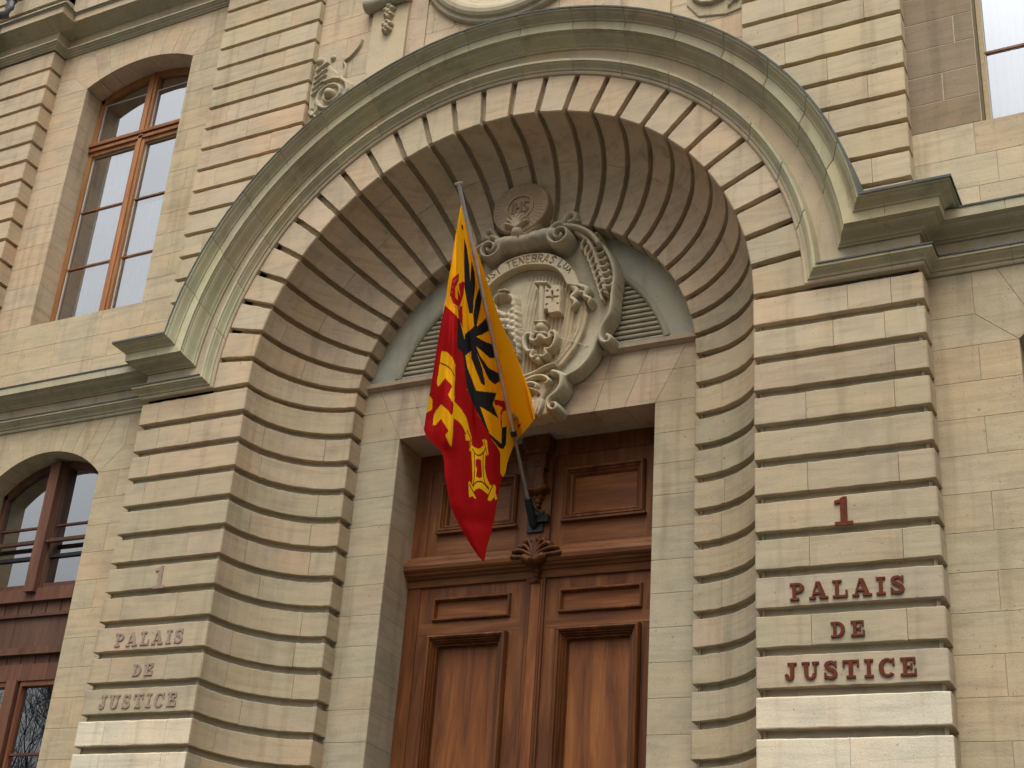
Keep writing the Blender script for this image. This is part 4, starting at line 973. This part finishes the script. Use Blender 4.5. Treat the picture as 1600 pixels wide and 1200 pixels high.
def f_mask(X, Z):
    h = 0 * X
    Xr = np.where(X > CX, X, 2 * CX - X) - CX
    h = plate(Xr, Z, [(-.1, 10.9), (.5, 10.95), (.9, 11.05), (1.15, 10.8), (.95, 10.5), (.8, 10.2), (.75, 9.85), (.3, 9.7), (-.1, 9.68)], .5, .1, .1)
    for p in ([(.1, 11.05), (.5, 11.15), (.85, 11.3), (1.15, 11.35)], [(.15, 10.9), (.5, 11.0), (.8, 10.98), (1.0, 10.8), (.9, 10.7)], [(.1, 10.75), (.4, 10.8), (.6, 10.7), (.55, 10.6)]):
        h = np.maximum(h, stroke(Xr, Z, p, .1, .06, .25, .5))
    h = np.maximum(h, disc(Xr, Z, 0, 10.35, .2, .3, .5)); h = np.maximum(h, stroke(Xr, Z, [(.1, 10.55), (.35, 10.62), (.6, 10.5)], .07, .05, .2, .52))
    h = np.where(np.hypot((Xr - .36) / 1.5, Z - 10.42) < .09, .42, h); h = np.where(np.hypot((Xr - .62), Z - 10.4) < .06, .4, h)
    for q in range(6): h = np.maximum(h, stroke(Xr, Z, [(.05 + .14 * q, 10.2), (.08 + .13 * q, 9.95), (.04 + .12 * q, 9.72)], .07, .05, .2, .42, 2))
    return h
carve('mask', (-1.2, 1.6, 9.5, 11.6), .02, f_mask, YR, M['carve'], (.46, .41, .29), cm)
# roundel writing, raised thin letters
def f_ihs(X, Z):
    h = 0 * X
    for c, x0 in (('I', -.27), ('H', -.16), ('S', .11)):
        for ln in TG[c]:
            P_ = [(x0 + u * .33, KZ - .2 + v * .4) for u, v in ln]
            h = np.maximum(h, stroke(X, Z, P_, .028, .028, .05, .015, 0))
    return h
carve('monogram', (-.4, .45, KZ - .4, KZ + .4), .012, f_ihs, KY + .008, M['carve'], (.33, .25, .16), kd)
def f_rays(X, Z):
    r = np.hypot(X, Z - KZ); a = np.arctan2(Z - KZ, X)
    return np.where((r > .56) & (r < .93), np.clip(.028 * (np.cos(a * 40) - .1), 0, 1), 0)
carve('rays', (-1, 1, KZ - 1, KZ + 1), .015, f_rays, KY + .004, M['carve'], (.345, .26, .17), kd)

# ---------------------------------------------------------------- the great door
DC = .08
mb = MB()
mb.box(-DX - .05, DX + .05, YD + .13, YD + .5, -14.7, DZ + .1, (.8, .8, .8))
mb.box(-DX, -3.92, YD - .06, YD + .1, -14.7, 5.25, (1, .95, .9)); mb.box(3.95, DX, YD - .06, YD + .1, -14.7, 5.25, (1, .95, .9))
mb.box(-DX, -3.88, YD - .06, YD + .1, 6.25, DZ + .02, (.95, .9, .9)); mb.box(3.9, DX, YD - .06, YD + .1, 6.25, DZ + .02, (.95, .9, .9))
mb.box(-3.88, 3.9, YD - .06, YD + .1, 9.3, DZ + .02, (.8, .8, .8))
mb.box(-.45 + DC, .42 + DC, YD - .12, YD + .1, 6.25, 9.6)
door = mb.build('door', M['wood'], B)
TPAN = [(0, -.06), (0, .12), (.05, .19), (.10, .19), (.13, .11), (.17, .13), (.21, .05), (.25, .03), (.30, -.05), (.31, -.07)]
BPAN = [(0, -.04), (0, .16), (.03, .25), (.09, .29), (.14, .25), (.16, .17), (.20, .18), (.22, .11), (.25, .12), (.28, .03), (.33, .05), (.35, -.10), (.37, -.12)]
SPAN = [(0, -.04), (0, .07), (.03, .11), (.07, .11), (.10, .02), (.12, -.05)]
def holed(mb, x0, x1, z0, z1, y, holes, t):
    z = z0
    for a, b, c, d in holes:
        a += .004; b -= .004
        mb.add([(x0, y, z), (x1, y, z), (x1, y, c), (x0, y, c)], [(0, 1, 2, 3)], t)
        mb.add([(x0, y, c), (a, y, c), (a, y, d), (x0, y, d)], [(0, 1, 2, 3)], t); mb.add([(b, y, c), (x1, y, c), (x1, y, d), (b, y, d)], [(0, 1, 2, 3)], t); z = d
    mb.add([(x0, y, z), (x1, y, z), (x1, y, z1), (x0, y, z1)], [(0, 1, 2, 3)], t)
    for x in (x0, x1): mb.add([(x, y, z0), (x, y, z1), (x, y + .12, z1), (x, y + .12, z0)], [(0, 1, 2, 3)], t)
    mb.add([(x0, y, z1), (x1, y, z1), (x1, y + .12, z1), (x0, y + .12, z1)], [(0, 1, 2, 3)], t)
for s in (-1, 1):
    x0, x1 = (-3.46, -.70) if s < 0 else (.92, 3.58)
    # overdoor
    mb = MB(); a, b_ = (-3.88, -.45 + DC) if s < 0 else (.42 + DC, 3.9)
    yy = YD - .03
    holed(mb, a, b_, 6.22, 9.32, YD - .03, [(x0, x1, 7.03, 8.8)], (1, 1, 1))
    mb.box(x0, x1, YD - .035, YD - .01, 6.3, 6.95, (1.15, 1.15, 1.15), 1)
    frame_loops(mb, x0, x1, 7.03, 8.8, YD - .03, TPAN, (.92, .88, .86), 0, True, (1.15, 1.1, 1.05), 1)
    mb.box(x0 - .06, x1 + .06, YD - .2, YD - .02, 6.98, 7.05, (.8, .75, .75), 1)
    mb.build('overdoor_panel', [M['wood'], M['woodh']], door)
    # leaf
    mb = MB(); a, b_ = (-3.92, -.16) if s < 0 else (.46, 3.95)
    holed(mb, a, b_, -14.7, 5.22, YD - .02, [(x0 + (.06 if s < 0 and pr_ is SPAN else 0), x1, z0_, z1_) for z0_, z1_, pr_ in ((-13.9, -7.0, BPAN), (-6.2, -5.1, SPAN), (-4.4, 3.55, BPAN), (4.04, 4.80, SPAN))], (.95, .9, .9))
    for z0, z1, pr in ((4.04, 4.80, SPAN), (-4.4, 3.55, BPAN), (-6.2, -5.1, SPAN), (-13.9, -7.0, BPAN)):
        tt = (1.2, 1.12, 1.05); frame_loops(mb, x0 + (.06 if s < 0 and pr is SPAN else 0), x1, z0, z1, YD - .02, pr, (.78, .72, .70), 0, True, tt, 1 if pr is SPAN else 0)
    mb.box(x0 - .4, x1 + .35, YD - .028, YD, 3.62, 3.98, (1.02, .98, .96), 1)
    mb.build('leaf', [M['wood'], M['woodh']], door)
mb = MB(); mb.box(-.16, .46, YD - .13, YD, -14.7, 5.18, (.9, .85, .85)); frame_loops(mb, -.10, .40, -14.5, 5.1, YD - .13, [(0, -.01), (.0, .04), (.04, .07), (.08, .04), (.10, .012)], (.8, .74, .72), 0, True, (1.1, 1, 1))
mb.build('cover_strip', M['wood'], door)
mb = MB()
tp = [(5.20, .0), (5.20, .10), (5.26, .12), (5.42, .14), (5.44, .20), (5.50, .24), (5.54, .34), (5.60, .36), (5.62, .42), (5.68, .47), (5.80, .49), (5.90, .45), (5.98, .38), (6.04, .30), (6.08, .26), (6.14, .24), (6.2, .16), (6.26, .05), (6.27, -.05)]
mb.grid([[(-DX, YD - d, z) for z, d in tp], [(DX, YD - d, z) for z, d in tp]], (1, 1, 1)); 
mb.build('transom', M['woodh'], door)
# carved corbel above, acanthus spray on the transom
mb = MB(); yc = YD - .12
mb.box(DC - .48, DC + .48, yc - .5, yc, 9.42, 9.80, (.6, .6, .6)); mb.box(DC - .40, DC + .40, yc - .42, yc, 9.28, 9.42, (.7, .7, .7)); mb.box(DC - .30, DC + .30, yc - .34, yc, 8.75, 9.28, (.6, .6, .6))
mb.grid([[(DC + x * f, yc - d, z) for x in (-.3, -.15, 0, .15, .3) for _ in (0,)] for z, d, f in ((8.78, .36, .9), (8.5, .32, .8), (8.2, .25, .75), (8.0, .26, .8), (7.95, .0, .8))], (.7, .7, .7))
cb = mb.build('corbel', M['wood'], door)
def f_corb(X, Z):
    x = X - DC; h = 0 * X
    for q in range(-3, 4): h = np.maximum(h, stroke(x, Z, [(q * .05, 8.75), (q * .07, 8.4), (q * .09, 8.12)], .035, .05, .12, .22, 2))
    h = np.maximum(h, stroke(x, Z, [(-.3, 8.1), (0, 8.02), (.3, 8.1)], .09, .09, .2, .2)); h = np.maximum(h, disc(x, Z, 0, 8.9, .12, .1, .3))
    for x_, z, r in ((-.08, 7.85, .1), (.08, 7.86, .1), (0, 7.72, .11), (.02, 7.56, .07), (-.02, 7.45, .05)): h = np.maximum(h, disc(x, Z, x_, z, r, .15, .04))
    return h
carve('carved_drop', (DC - .5, DC + .5, 7.3, 9.2), .02, f_corb, yc, M['wood'], (.7, .65, .65), door)
def f_spray(X, Z):
    x = X - (DC + .12); h = 0 * X
    for q, (a, L) in enumerate(((178, .72), (160, .72), (140, .62), (118, .66), (98, .62), (80, .66), (60, .66), (40, .66), (20, .76), (3, .84))):
        a = math.radians(a); c_ = math.cos(a); s_ = math.sin(a)
        h = np.maximum(h, stroke(x, Z, [(0, 5.75), (c_ * L * .45, 5.75 + s_ * L * .75), (c_ * L * .8 + .03, 5.76 + s_ * L * .95), (c_ * L, 5.78 + s_ * L * .8)], .055, .095, .16, .42 + .02 * (q % 2), 3))
        h = np.maximum(h, disc(x, Z, c_ * L, 5.78 + s_ * L * .82, .09, .15, .45))
    h = np.maximum(h, stroke(x, Z, [(-.3, 5.72), (0, 5.6), (.3, 5.72)], .14, .14, .25, .45)); h = np.maximum(h, disc(x, Z, 0, 5.6, .12, .3, .5))
    for z, r in ((5.4, .13), (5.22, .1), (5.08, .07)): h = np.maximum(h, disc(x, Z, 0.02, z, r, .2, .15))
    return h
carve('acanthus_spray', (-.9, 1.3, 4.95, 6.6), .018, f_spray, YD, M['wood'], (.62, .55, .53), door)

# ---------------------------------------------------------------- windows
def arch_rail(mb, xc, hw, zs, rise, y0, y1, w_, s, tint=(1, 1, 1), n=24, mi=0):
    Rr = (hw * hw + rise * rise) / (2 * rise); cz = zs + rise - Rr; a0 = math.asin(hw / Rr)
    A = [a0 * (2 * k / n - 1) for k in range(n + 1)]
    rows = [[(s * (xc + r * math.sin(a)), y, cz + r * math.cos(a)) for r, y in ((Rr + .05, y0), (Rr - w_, y0), (Rr - w_, y1), (Rr + .05, y1))] for a in A]
    mb.grid(rows, tint, mi)
def arch_z(xc, hw, zs, rise, x):
    Rr = (hw * hw + rise * rise) / (2 * rise); return zs + rise - Rr + math.sqrt(Rr * Rr - (x - xc) ** 2)
def pane(name, xa, xb, za, top, y, s, parent):
    mb = MB(); m = 10
    up_ = [(xa + (xb - xa) * k / m, top(xa + (xb - xa) * k / m)) for k in range(m + 1)]
    pts = [(xa, za)] + [(xb, za)] + up_[::-1]
    mb.add([(s * p[0], y, p[1]) for p in pts][::s], [tuple(range(len(pts)))]); return mb.build(name, M['glass'], parent)
def curtain(x0, x1, z0, z1, y, s, label, amp=.06, wl=.22, ztop2=None):
    mb = MB(); n = int((x1 - x0) / .03); ph = random.random() * 6; rows = []
    for j in range(9):
        t = j / 8; row = []
        for k in range(n + 1):
            x = x0 + (x1 - x0) * k / n
            zt_ = z1 if ztop2 is None else z1 + (ztop2 - z1) * k / n
            row.append((s * x, y + amp * math.sin(x / wl * 6.28 + ph + .8 * math.sin(x * 2.1) + .4 * t) * (1.1 - .4 * t) + amp * .5 * math.sin(x * 9 + ph), z0 + (zt_ - z0) * t))
        rows.append(row)
    mb.grid(rows); o = mb.build('curtain', M['curtain'], None, smooth=True, loc=(s * (x0 + x1) / 2, y, z0)); tag(o, label, 'curtain', 'white curtains behind the windows'); return o
for s in (-1, 1):
    side = 'left' if s < 0 else 'right'
    xc, hw = (UX0 + UX1) / 2, (UX1 - UX0) / 2; y0, y1 = 1.66, 1.86
    # upper window
    mb = MB(); fw = .20 if s < 0 else .09; fm = M['frame'] if s < 0 else M['ochre']
    mb.box(s * UX0, s * (UX0 + fw), y0, y1, 15.4, 27.25); mb.box(s * (UX1 - fw), s * UX1, y0, y1, 15.4, 27.25)
    arch_rail(mb, xc, hw, 27.1, .7, y0, y1, .26, s); mb.box(s * UX0, s * UX1, y0, y1, 15.4, 16.05)
    wf = mb.build('window', fm, B); wf['label'] = 'tall upper window'
    mb = MB(); mb.box(s * (xc - .23), s * (xc - .015), y0 - .04, y1, 15.6, 27.75); mb.box(s * (xc + .015), s * (xc + .23), y0 - .04, y1, 15.6, 27.75); mb.box(s * (xc - .09), s * (xc + .09), y0 - .10, y0 - .04, 15.6, 27.72, (1.1, 1, 1)); mb.build('mullion', fm, wf)
    mb = MB(); mb.box(s * UX0, s * UX1, y0 - .10, y1, 24.38, 24.52, (.8, .7, .7)); mb.box(s * UX0, s * UX1, y0 - .05, y1 - .01, 24.52, 24.62, (.9, .8, .8)); mb.box(s * UX0, s * UX1, y0 - .14, y1 - .02, 24.62, 24.74, (.75, .65, .65)); mb.box(s * (UX0 + .1), s * (UX1 - .1), y0 - .01, y1, 24.20, 24.38); mb.box(s * (UX0 + .1), s * (UX1 - .1), y0 - .01, y1, 24.74, 24.9); mb.build('transom', fm, wf)
    top = lambda x: arch_z(xc, hw, 27.1, .7, x) - .24
    ym = (y0 + y1) / 2 + .05
    for xa, xb in ((UX0 + fw, xc - .23), (xc + .23, UX1 - fw)):
        pane('pane', xa, xb, 24.88, top, ym, s, wf); pane('pane', xa, xb, 16.05, lambda x: 24.22, ym, s, wf)
        for z in (21.43, 18.7):
            mb = MB(); mb.box(s * xa, s * xb, ym - .06, ym - .01, z - .035, z + .035, (.62, .55, .52)); mb.build('glazing_bar', M['frame'], wf)
        for zA, zB in ((16.05, 24.2), (24.9, 26.9)):
            mb = MB()
            mb.box(s * xa, s * (xa + .04), ym - .045, ym - .008, zA, zB); mb.box(s * (xb - .04), s * xb, ym - .045, ym - .008, zA, zB); mb.box(s * xa, s * xb, ym - .04, ym - .009, zB - .04, zB)
            mb.build('glazing_bead', M['bead'], wf)
    if s > 0:
        mb = MB(); mb.box(UX0 + .002, UX0 + .11, y0 - .16, y0 - .01, 15.62, 27.1); mb.build('ochre_strip', M['ochre'], wf)
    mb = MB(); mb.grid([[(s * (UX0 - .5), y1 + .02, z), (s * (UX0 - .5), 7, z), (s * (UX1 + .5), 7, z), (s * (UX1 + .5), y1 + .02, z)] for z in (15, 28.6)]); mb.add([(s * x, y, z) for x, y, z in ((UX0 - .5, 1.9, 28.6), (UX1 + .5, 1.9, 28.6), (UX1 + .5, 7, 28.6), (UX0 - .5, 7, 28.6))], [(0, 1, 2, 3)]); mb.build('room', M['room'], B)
    if s < 0:
        curtain(xc + .25, UX1 - .75, 15.5, 24.15, 2.0, s, 'long white curtain behind the left half of the upper left window')
        curtain(UX0 + .1, xc - .1, 15.5, 21.3, 2.0, s, 'short white curtain behind the right half of the upper left window')
    else:
        curtain(UX0 + .1, UX1 - .2, 15.5, 24.2, 2.05, s, 'plain pale curtain behind the upper right window at the picture edge')
    # lower window
    xc, hw = (WX0 + WX1) / 2, (WX1 - WX0) / 2; y0, y1 = 1.58, 1.80; dm = M['dframe']
    mb = MB(); fw = .18
    mb.box(s * WX0, s * (WX0 + fw), y0, y1, -12, 8.9); mb.box(s * (WX1 - fw), s * WX1, y0, y1, -12, 8.9); arch_rail(mb, xc, hw, 8.8, 1.12, y0, y1, .22, s)
    wf = mb.build('window', dm, B); wf['label'] = 'brown-framed lower window'
    mb = MB(); mb.box(s * (xc - .26), s * (xc + .26), y0 - .05, y1, 5.0, 9.9); mb.box(s * (xc - .19), s * (xc + .27), y0 - .32, y0 - .05, 4.85, 9.78, (1.05, .95, .92)); mb.build('mullion', dm, wf)
    mb = MB(); mb.box(s * WX0, s * WX1, y0 - .14, y1, 4.55, 5.02, (1, .9, .88)); mb.box(s * (WX0 + .1), s * (WX1 - .1), y0, y1 + .01, 5.02, 5.22, (.7, .65, .65))
    for k in range(8): mb.box(s * (WX0 + .02 + .65 * k), s * (WX0 + .65 * k + .63), y0 + .02, y1, 4.06, 4.55, jit((.95, .9, .9), .1))
    mb.box(s * WX0, s * WX1, y0 - .12, y1 + .01, 3.98, 4.08, (.7, .65, .65)); mb.box(s * WX0, s * WX1, y0 - .02, y1 - .005, 2.86, 3.98, (.78, .8, .9)); mb.box(s * WX0, s * WX1, y0 - .16, y1 + .01, 2.62, 2.86, (.85, .8, .8))
    for k in range(8): mb.box(s * (WX0 + .02 + .65 * k), s * (WX0 + .65 * k + .63), y0 + .02, y1, 2.3, 2.62, jit((.95, .9, .9), .1))
    mb.box(s * WX0, s * WX1, y0 - .05, y1, 1.72, 2.3, (1, .9, .88)); mb.build('spandrel', dm, wf)
    mb = MB(); mb.box(s * WX0, s * WX1, y0 - .24, y0 - .10, 6.68, 6.80, (.6, .55, .55)); mb.build('crossbar', dm, wf)
    mb = MB(); mb.box(s * (xc - .16), s * (xc + .30), y0 - .12, y1, -12, 1.75, (1.1, 1, .95)); mb.box(s * (WX0 + .02), s * WX1, y0 - .02, y1, -12, -8.5); mb.build('mullion', dm, wf)
    top = lambda x: arch_z(xc, hw, 8.8, 1.12, x) - .2
    ym = (y0 + y1) / 2 + .03
    for xa, xb in ((WX0 + fw, xc - .26), (xc + .26, WX1 - fw)):
        pane('pane', xa, xb, 5.15, top, ym, s, wf); pane('pane', xa, xb, -8.5, lambda x: 1.74, ym, s, wf)
        for z in (7.435, -.75, -4.5):
            mb = MB(); mb.box(s * xa, s * xb, ym - .06, ym - .01, z - .035, z + .035, (.8, .7, .7)); mb.build('glazing_bar', dm, wf)
        mb = MB()
        mb.box(s * xa, s * (xa + .10), y0 - .01, y1, -8.5, 1.72, (1.5, 1.1, .8)); mb.box(s * (xb - .10), s * xb, y0 - .01, y1, -8.5, 1.72, (1.5, 1.1, .8)); mb.box(s * xa, s * xb, y0 - .012, y1, 1.55, 1.72, (1.2, 1, .8))
        mb.build('sash', dm, wf)
        mb = MB(); mb.box(s * xa, s * xb, ym - .09, ym - .02, 6.2, 6.32); mb.build('dark_reflection', M['darkrefl'], wf)  # black strip added to stand for a dark reflection in the glass
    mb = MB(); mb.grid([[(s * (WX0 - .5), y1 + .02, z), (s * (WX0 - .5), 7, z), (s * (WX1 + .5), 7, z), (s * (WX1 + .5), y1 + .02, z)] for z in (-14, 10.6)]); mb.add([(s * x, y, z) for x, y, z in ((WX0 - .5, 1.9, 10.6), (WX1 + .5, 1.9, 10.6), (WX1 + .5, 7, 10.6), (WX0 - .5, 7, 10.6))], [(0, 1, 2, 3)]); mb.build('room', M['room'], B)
# rear mass of the building (keeps daylight out of the rooms) and roof
mb = MB(); mb.box(-28, 28, 7.1, 30, -14.8, 37, BEIGE); mb.box(-28, 28, .9, 30, 36.2, 37, BEIGE); mb.box(-28.5, -27.4, .95, 7.2, -14.8, 37, BEIGE); mb.box(27.4, 28.5, .95, 7.2, -14.8, 37, BEIGE)
mb.box(-11.5, 11.5, 5.6, 6.0, -14.8, 36, BEIGE)
mb.build('rear_mass', M['stone'], B)

# ---------------------------------------------------------------- drainpipe, wire
t = empty('drainpipe', 'grey lead drainpipe at the top left corner beside the banded pilaster', 'pipe', (-24.9, -.45, 29))
mb = MB(); mb.tube([(-24.85, -.5, 36), (-24.85, -.5, 32.2), (-24.85, -.62, 31.7), (-24.85, -.98, 31.35), (-24.85, -1.0, 30.8), (-24.95, -.75, 30.3), (-25.05, -.4, 29.8), (-25.05, -.36, 27)], .20, 16)
mb.build('pipe', M['lead'], t, smooth=True)
for z in (33.9, 32.6):
    mb = MB(); mb.tube([(-24.85, -.5, z), (-24.85, -.5, z + .14)], .25, 16); mb.build('collar', M['lead'], t)
mb = MB(); wp_ = csmooth([(-4.2, YB - .05, 12.6)[0:3], (-2.0, 1.5, 12.3), (-.32, 1.6, 12.44), (.46, 2.0, 12.43), (1.13, 2.4, 12.38), (1.92, 2.8, 12.11), (2.72, 3.13, 11.86), (3.1, 3.2, 11.9)], 5) if False else [(-.32, 1.75, 12.47), (.46, 2.0, 12.43), (1.13, 2.4, 12.36), (1.92, 2.8, 12.11), (2.72, 3.13, 11.88)]
mb.tube(wp_, .012, 6); tag(mb.build('wire', M['wire'], None, loc=(0, 2, 12.4)), 'thin pale wire strung across the carved shield', 'wire')

# ---------------------------------------------------------------- flagpole and flag
PB, PT = Vector((.0, 4.45, 7.28)), Vector((0, -2.0, 15.42))
t = empty('flagpole', 'slim metal flagpole leaning out from a black bracket above the door', 'flagpole', (0, 4.8, 6.8))
ax = (PT - PB); mid = PB + ax * .245
mb = MB(); mb.tube([PB + ax * .03, mid], [.052, .052], 14); mb.build('lower_tube', M['pole2'], t, smooth=True)
mb = MB(); mb.tube([mid - ax * .01, PT], [.068, .062], 16); mb.build('upper_tube', M['alu'], t, smooth=True)
mb = MB(); mb.tube([mid - ax * .012, mid + ax * .004], [.095, .095], 14); mb.build('ferrule', M['black'], t)
mb = MB(); u = ax.normalized(); mb.tube([PT, PT + u * .05, PT + u * .06], [.13, .14, .05], 18); mb.build('end_cap', M['alu'], t)
mb = MB(); q0 = PB - u * .42
mb.tube([q0 - u * .1, q0, PB + u * .1, PB + u * .42, PB + u * .46], [.11, .14, .135, .12, .08], 14)
mb.box(-.07, .07, q0.y - .02, YD - .10, q0.z - .05, q0.z + .26); mb.box(.02, .5, YD - .32, YD - .12, q0.z + .03, q0.z + .27); mb.box(-.25, .3, YD - .2, YD - .11, q0.z - .25, q0.z + .45)
mb.tube([(.08, PB.y, PB.z + .1), (.22, PB.y + .02, PB.z + .02), (.42, PB.y + .04, PB.z - .12)], [.035, .035, .05], 8)
mb.build('bracket', M['black'], t)

C0 = Vector((18.764, -34.167, -10.358))
def flag():
    rows = FLAG_ROWS; nr = len(rows)
    zs = np.arange(nr)
    nu, nv = 230, 720
    col = {'yellow': (1.0, .47, .008), 'gold': (1.0, .54, .012), 'red': (.43, .009, .011), 'black': (.022, .024, .028), 'line': (.10, .02, .005)}
    vv = np.linspace(0, nr - 1, nv); A = np.array(rows)
    Ly, Lz, Ry, Rz = [np.interp(vv, zs, A[:, k]) for k in range(4)]
    U = np.linspace(0, 1, nu)[None, :]
    Y = Ly[:, None] * (1 - U) + Ry[:, None] * U; Z = Lz[:, None] * (1 - U) + Rz[:, None] * U
    Ccol = np.empty(Y.shape + (3,)); Ccol[:] = col['yellow']
    for c, p in FLAG_PAT:
        k = inside(Y, Z, p); Ccol[k] = col[c]
    for l in FLAG_LINES:
        d, _ = dseg(Y, Z, csmooth(l, 4)); Ccol[d < .022] = col['line']
    for k in range(16):      # pearls on the crown
        c_ = FLAG_PAT[[i for i, q in enumerate(FLAG_PAT) if q[0] == 'red'][2]][1]
        m_ = len(c_); a = c_[1 + (k // 3) % 5]; b_ = c_[2 + (k // 3) % 5]; t_ = (k % 3) / 3
        y_, z_ = a[0] * (1 - t_) + b_[0] * t_, a[1] * (1 - t_) + b_[1] * t_
        Ccol[np.hypot(Y - y_ - .09, Z - z_ + .05) < .03] = (.45, .16, .18)
    # distance of each point from the pole line in the plane of the pole
    pb, pt = np.array([PB.y, PB.z]), np.array([PT.y, PT.z]); d = (pt - pb) / np.linalg.norm(pt - pb)
    side = (Y - pb[0]) * d[1] - (Z - pb[1]) * d[0]        # >0 on the door side of the pole
    tt = (Z - Z.min()) / (Z.max() - Z.min())
    dep = 0 * Y
    # long hanging pleats radiating from the peak
    ang = np.arctan2(Y - PT.y - .2, np.maximum(PT.z + .4 - Z, .05))
    rad = np.hypot(Y - PT.y, Z - PT.z)
    amp = np.clip(rad / 6, 0, 1) * np.clip((Z - 4.4) / 3, 0.15, 1)
    dep += .16 * amp * np.sin(ang * 26 + .5) + .07 * amp * np.sin(ang * 57 + 1.3 + .3 * rad) + .05 * np.sin(Y * 2.3 + Z * 3.1) * amp
    # lower folds
    dep += .10 * np.exp(-((Z - 5.6 - .35 * (Y - 1)) / .22) ** 2) * np.clip((7.5 - Z) / 2, 0, 1) + .22 * np.clip((Y * -1 - 1.2), 0, 2) * np.exp(-((Z - 7.6) / .5) ** 2)
    # the pale edge fold along the left side
    e = U * (A[:, 2].max())
    dep += .30 * np.exp(-(U * 7) ** 2) * np.clip(rad / 4, 0, 1)
    # reverse side bellying out beyond the pole
    dep += np.where(side > 0, -3.7 * np.clip((side - .40) / 1.8, 0, 1), 0) + .05
    P = np.stack([np.full(Y.shape, -.2), Y, Z], -1)
    rd = P - np.array(C0); rd /= np.linalg.norm(rd, axis=-1, keepdims=True)
    P = P + rd * dep[..., None]
    # orange reverse colour where the cloth is turned
    mb = MB(); mb.v = P.reshape(-1, 3).tolist()
    I = np.arange(nu * nv).reshape(nv, nu)
    F = np.stack([I[:-1, :-1], I[1:, :-1], I[1:, 1:], I[:-1, 1:]], -1).reshape(-1, 4)
    mb.f = F.tolist(); mb.m = [0] * len(F); mb.t = [(1, 1, 1)] * len(F)
    cm_, n, b = newmat('flag_cloth')
    at = N(n, 'ShaderNodeAttribute', attribute_name='tint')
    wv = N(n, 'ShaderNodeTexNoise', Scale=240.0, Detail=2.0); geo = n.nodes.new('ShaderNodeNewGeometry'); n.links.new(geo.outputs['Position'], wv.inputs['Vector'])
    b.inputs['Roughness'].default_value = .75; b.inputs['Specular IOR Level'].default_value = .06
    n.links.new(at.outputs['Color'], b.inputs['Base Color'])
    tl = n.nodes.new('ShaderNodeBsdfTranslucent'); n.links.new(at.outputs['Color'], tl.inputs['Color'])
    mx = n.nodes.new('ShaderNodeMixShader'); mx.inputs[0].default_value = .30
    n.links.new(b.outputs[0], mx.inputs[1]); n.links.new(tl.outputs[0], mx.inputs[2]); n.links.new(mx.outputs[0], n.nodes['Material Output'].inputs[0])
    bp = N(n, 'ShaderNodeBump', Strength=.15, Distance=.003); n.links.new(wv.outputs['Fac'], bp.inputs['Height']); n.links.new(bp.outputs[0], b.inputs['Normal'])
    o = mb.build('flag', cm_, None, smooth=True, loc=(0, .5, 8))
    loops = np.zeros(len(o.data.loops), int); o.data.loops.foreach_get('vertex_index', loops)
    cc_ = np.concatenate([Ccol.reshape(-1, 3), np.ones((nu * nv, 1))], 1)
    o.data.color_attributes['tint'].data.foreach_set('color', cc_[loops].ravel())
    tag(o, 'red and yellow flag with black eagle and gold key hanging from the pole', 'flag')
flag()

# ---------------------------------------------------------------- across the square (seen only as reflections)
t = empty('bare_tree', 'leafless tree reflected in the lower left window', 'tree', (-54, -36, -14.8))
mb = MB(); random.seed(3)
def limb(p, d, L, r, lv):
    pts = [p]; q = p.copy(); dd = d.normalized()
    for k in range(4):
        dd = (dd + Vector((random.gauss(0, .12), random.gauss(0, .12), random.gauss(.03, .08)))).normalized(); q = q + dd * L / 4; pts.append(q.copy())
    mb.tube(pts, [r * (1 - .12 * k) for k in range(5)], 6 if lv > 1 else 4, cap=False)
    if lv == 0: return
    for k in range(4 if lv > 2 else 3):
        a = random.uniform(0, 6.28); sp = random.uniform(.45, .95)
        nd = dd + Vector((math.cos(a), math.sin(a), .25)) * sp
        limb(pts[random.choice((2, 3, 4, 4))], nd, L * random.uniform(.6, .78), max(.010, r * .5), lv - 1)
limb(Vector((-54, -36, -14.9)), Vector((0, 0, 1)), 11, .6, 7)
tr = mb.build('branches', M['bark'], t)
t = empty('house', 'plain rendered building across the square behind the viewer', 'building', (-10, -100, -14.8))
mb = MB(); mb.box(-110, 60, -125, -98, -14.8, 12, BEIGE); mb.build('wall', M['houses'], t)
mb = MB(); mb.add([(-112, -97, 12), (62, -97, 12), (62, -111, 19), (-112, -111, 19), (-112, -126, 12), (62, -126, 12)], [(0, 1, 2, 3), (3, 2, 5, 4), (0, 3, 4), (1, 5, 2)]); mb.build('roof', M['roof'], t)
for k in range(17):
    for z in (-11, -3, 4.5):
        mb = MB(); x = -104 + 9.6 * k; mb.box(x, x + 3.6, -98.01, -97.9, z, z + 5.2); mb.build('window', M['dframe'], t)
print('objects', len(bpy.data.objects))
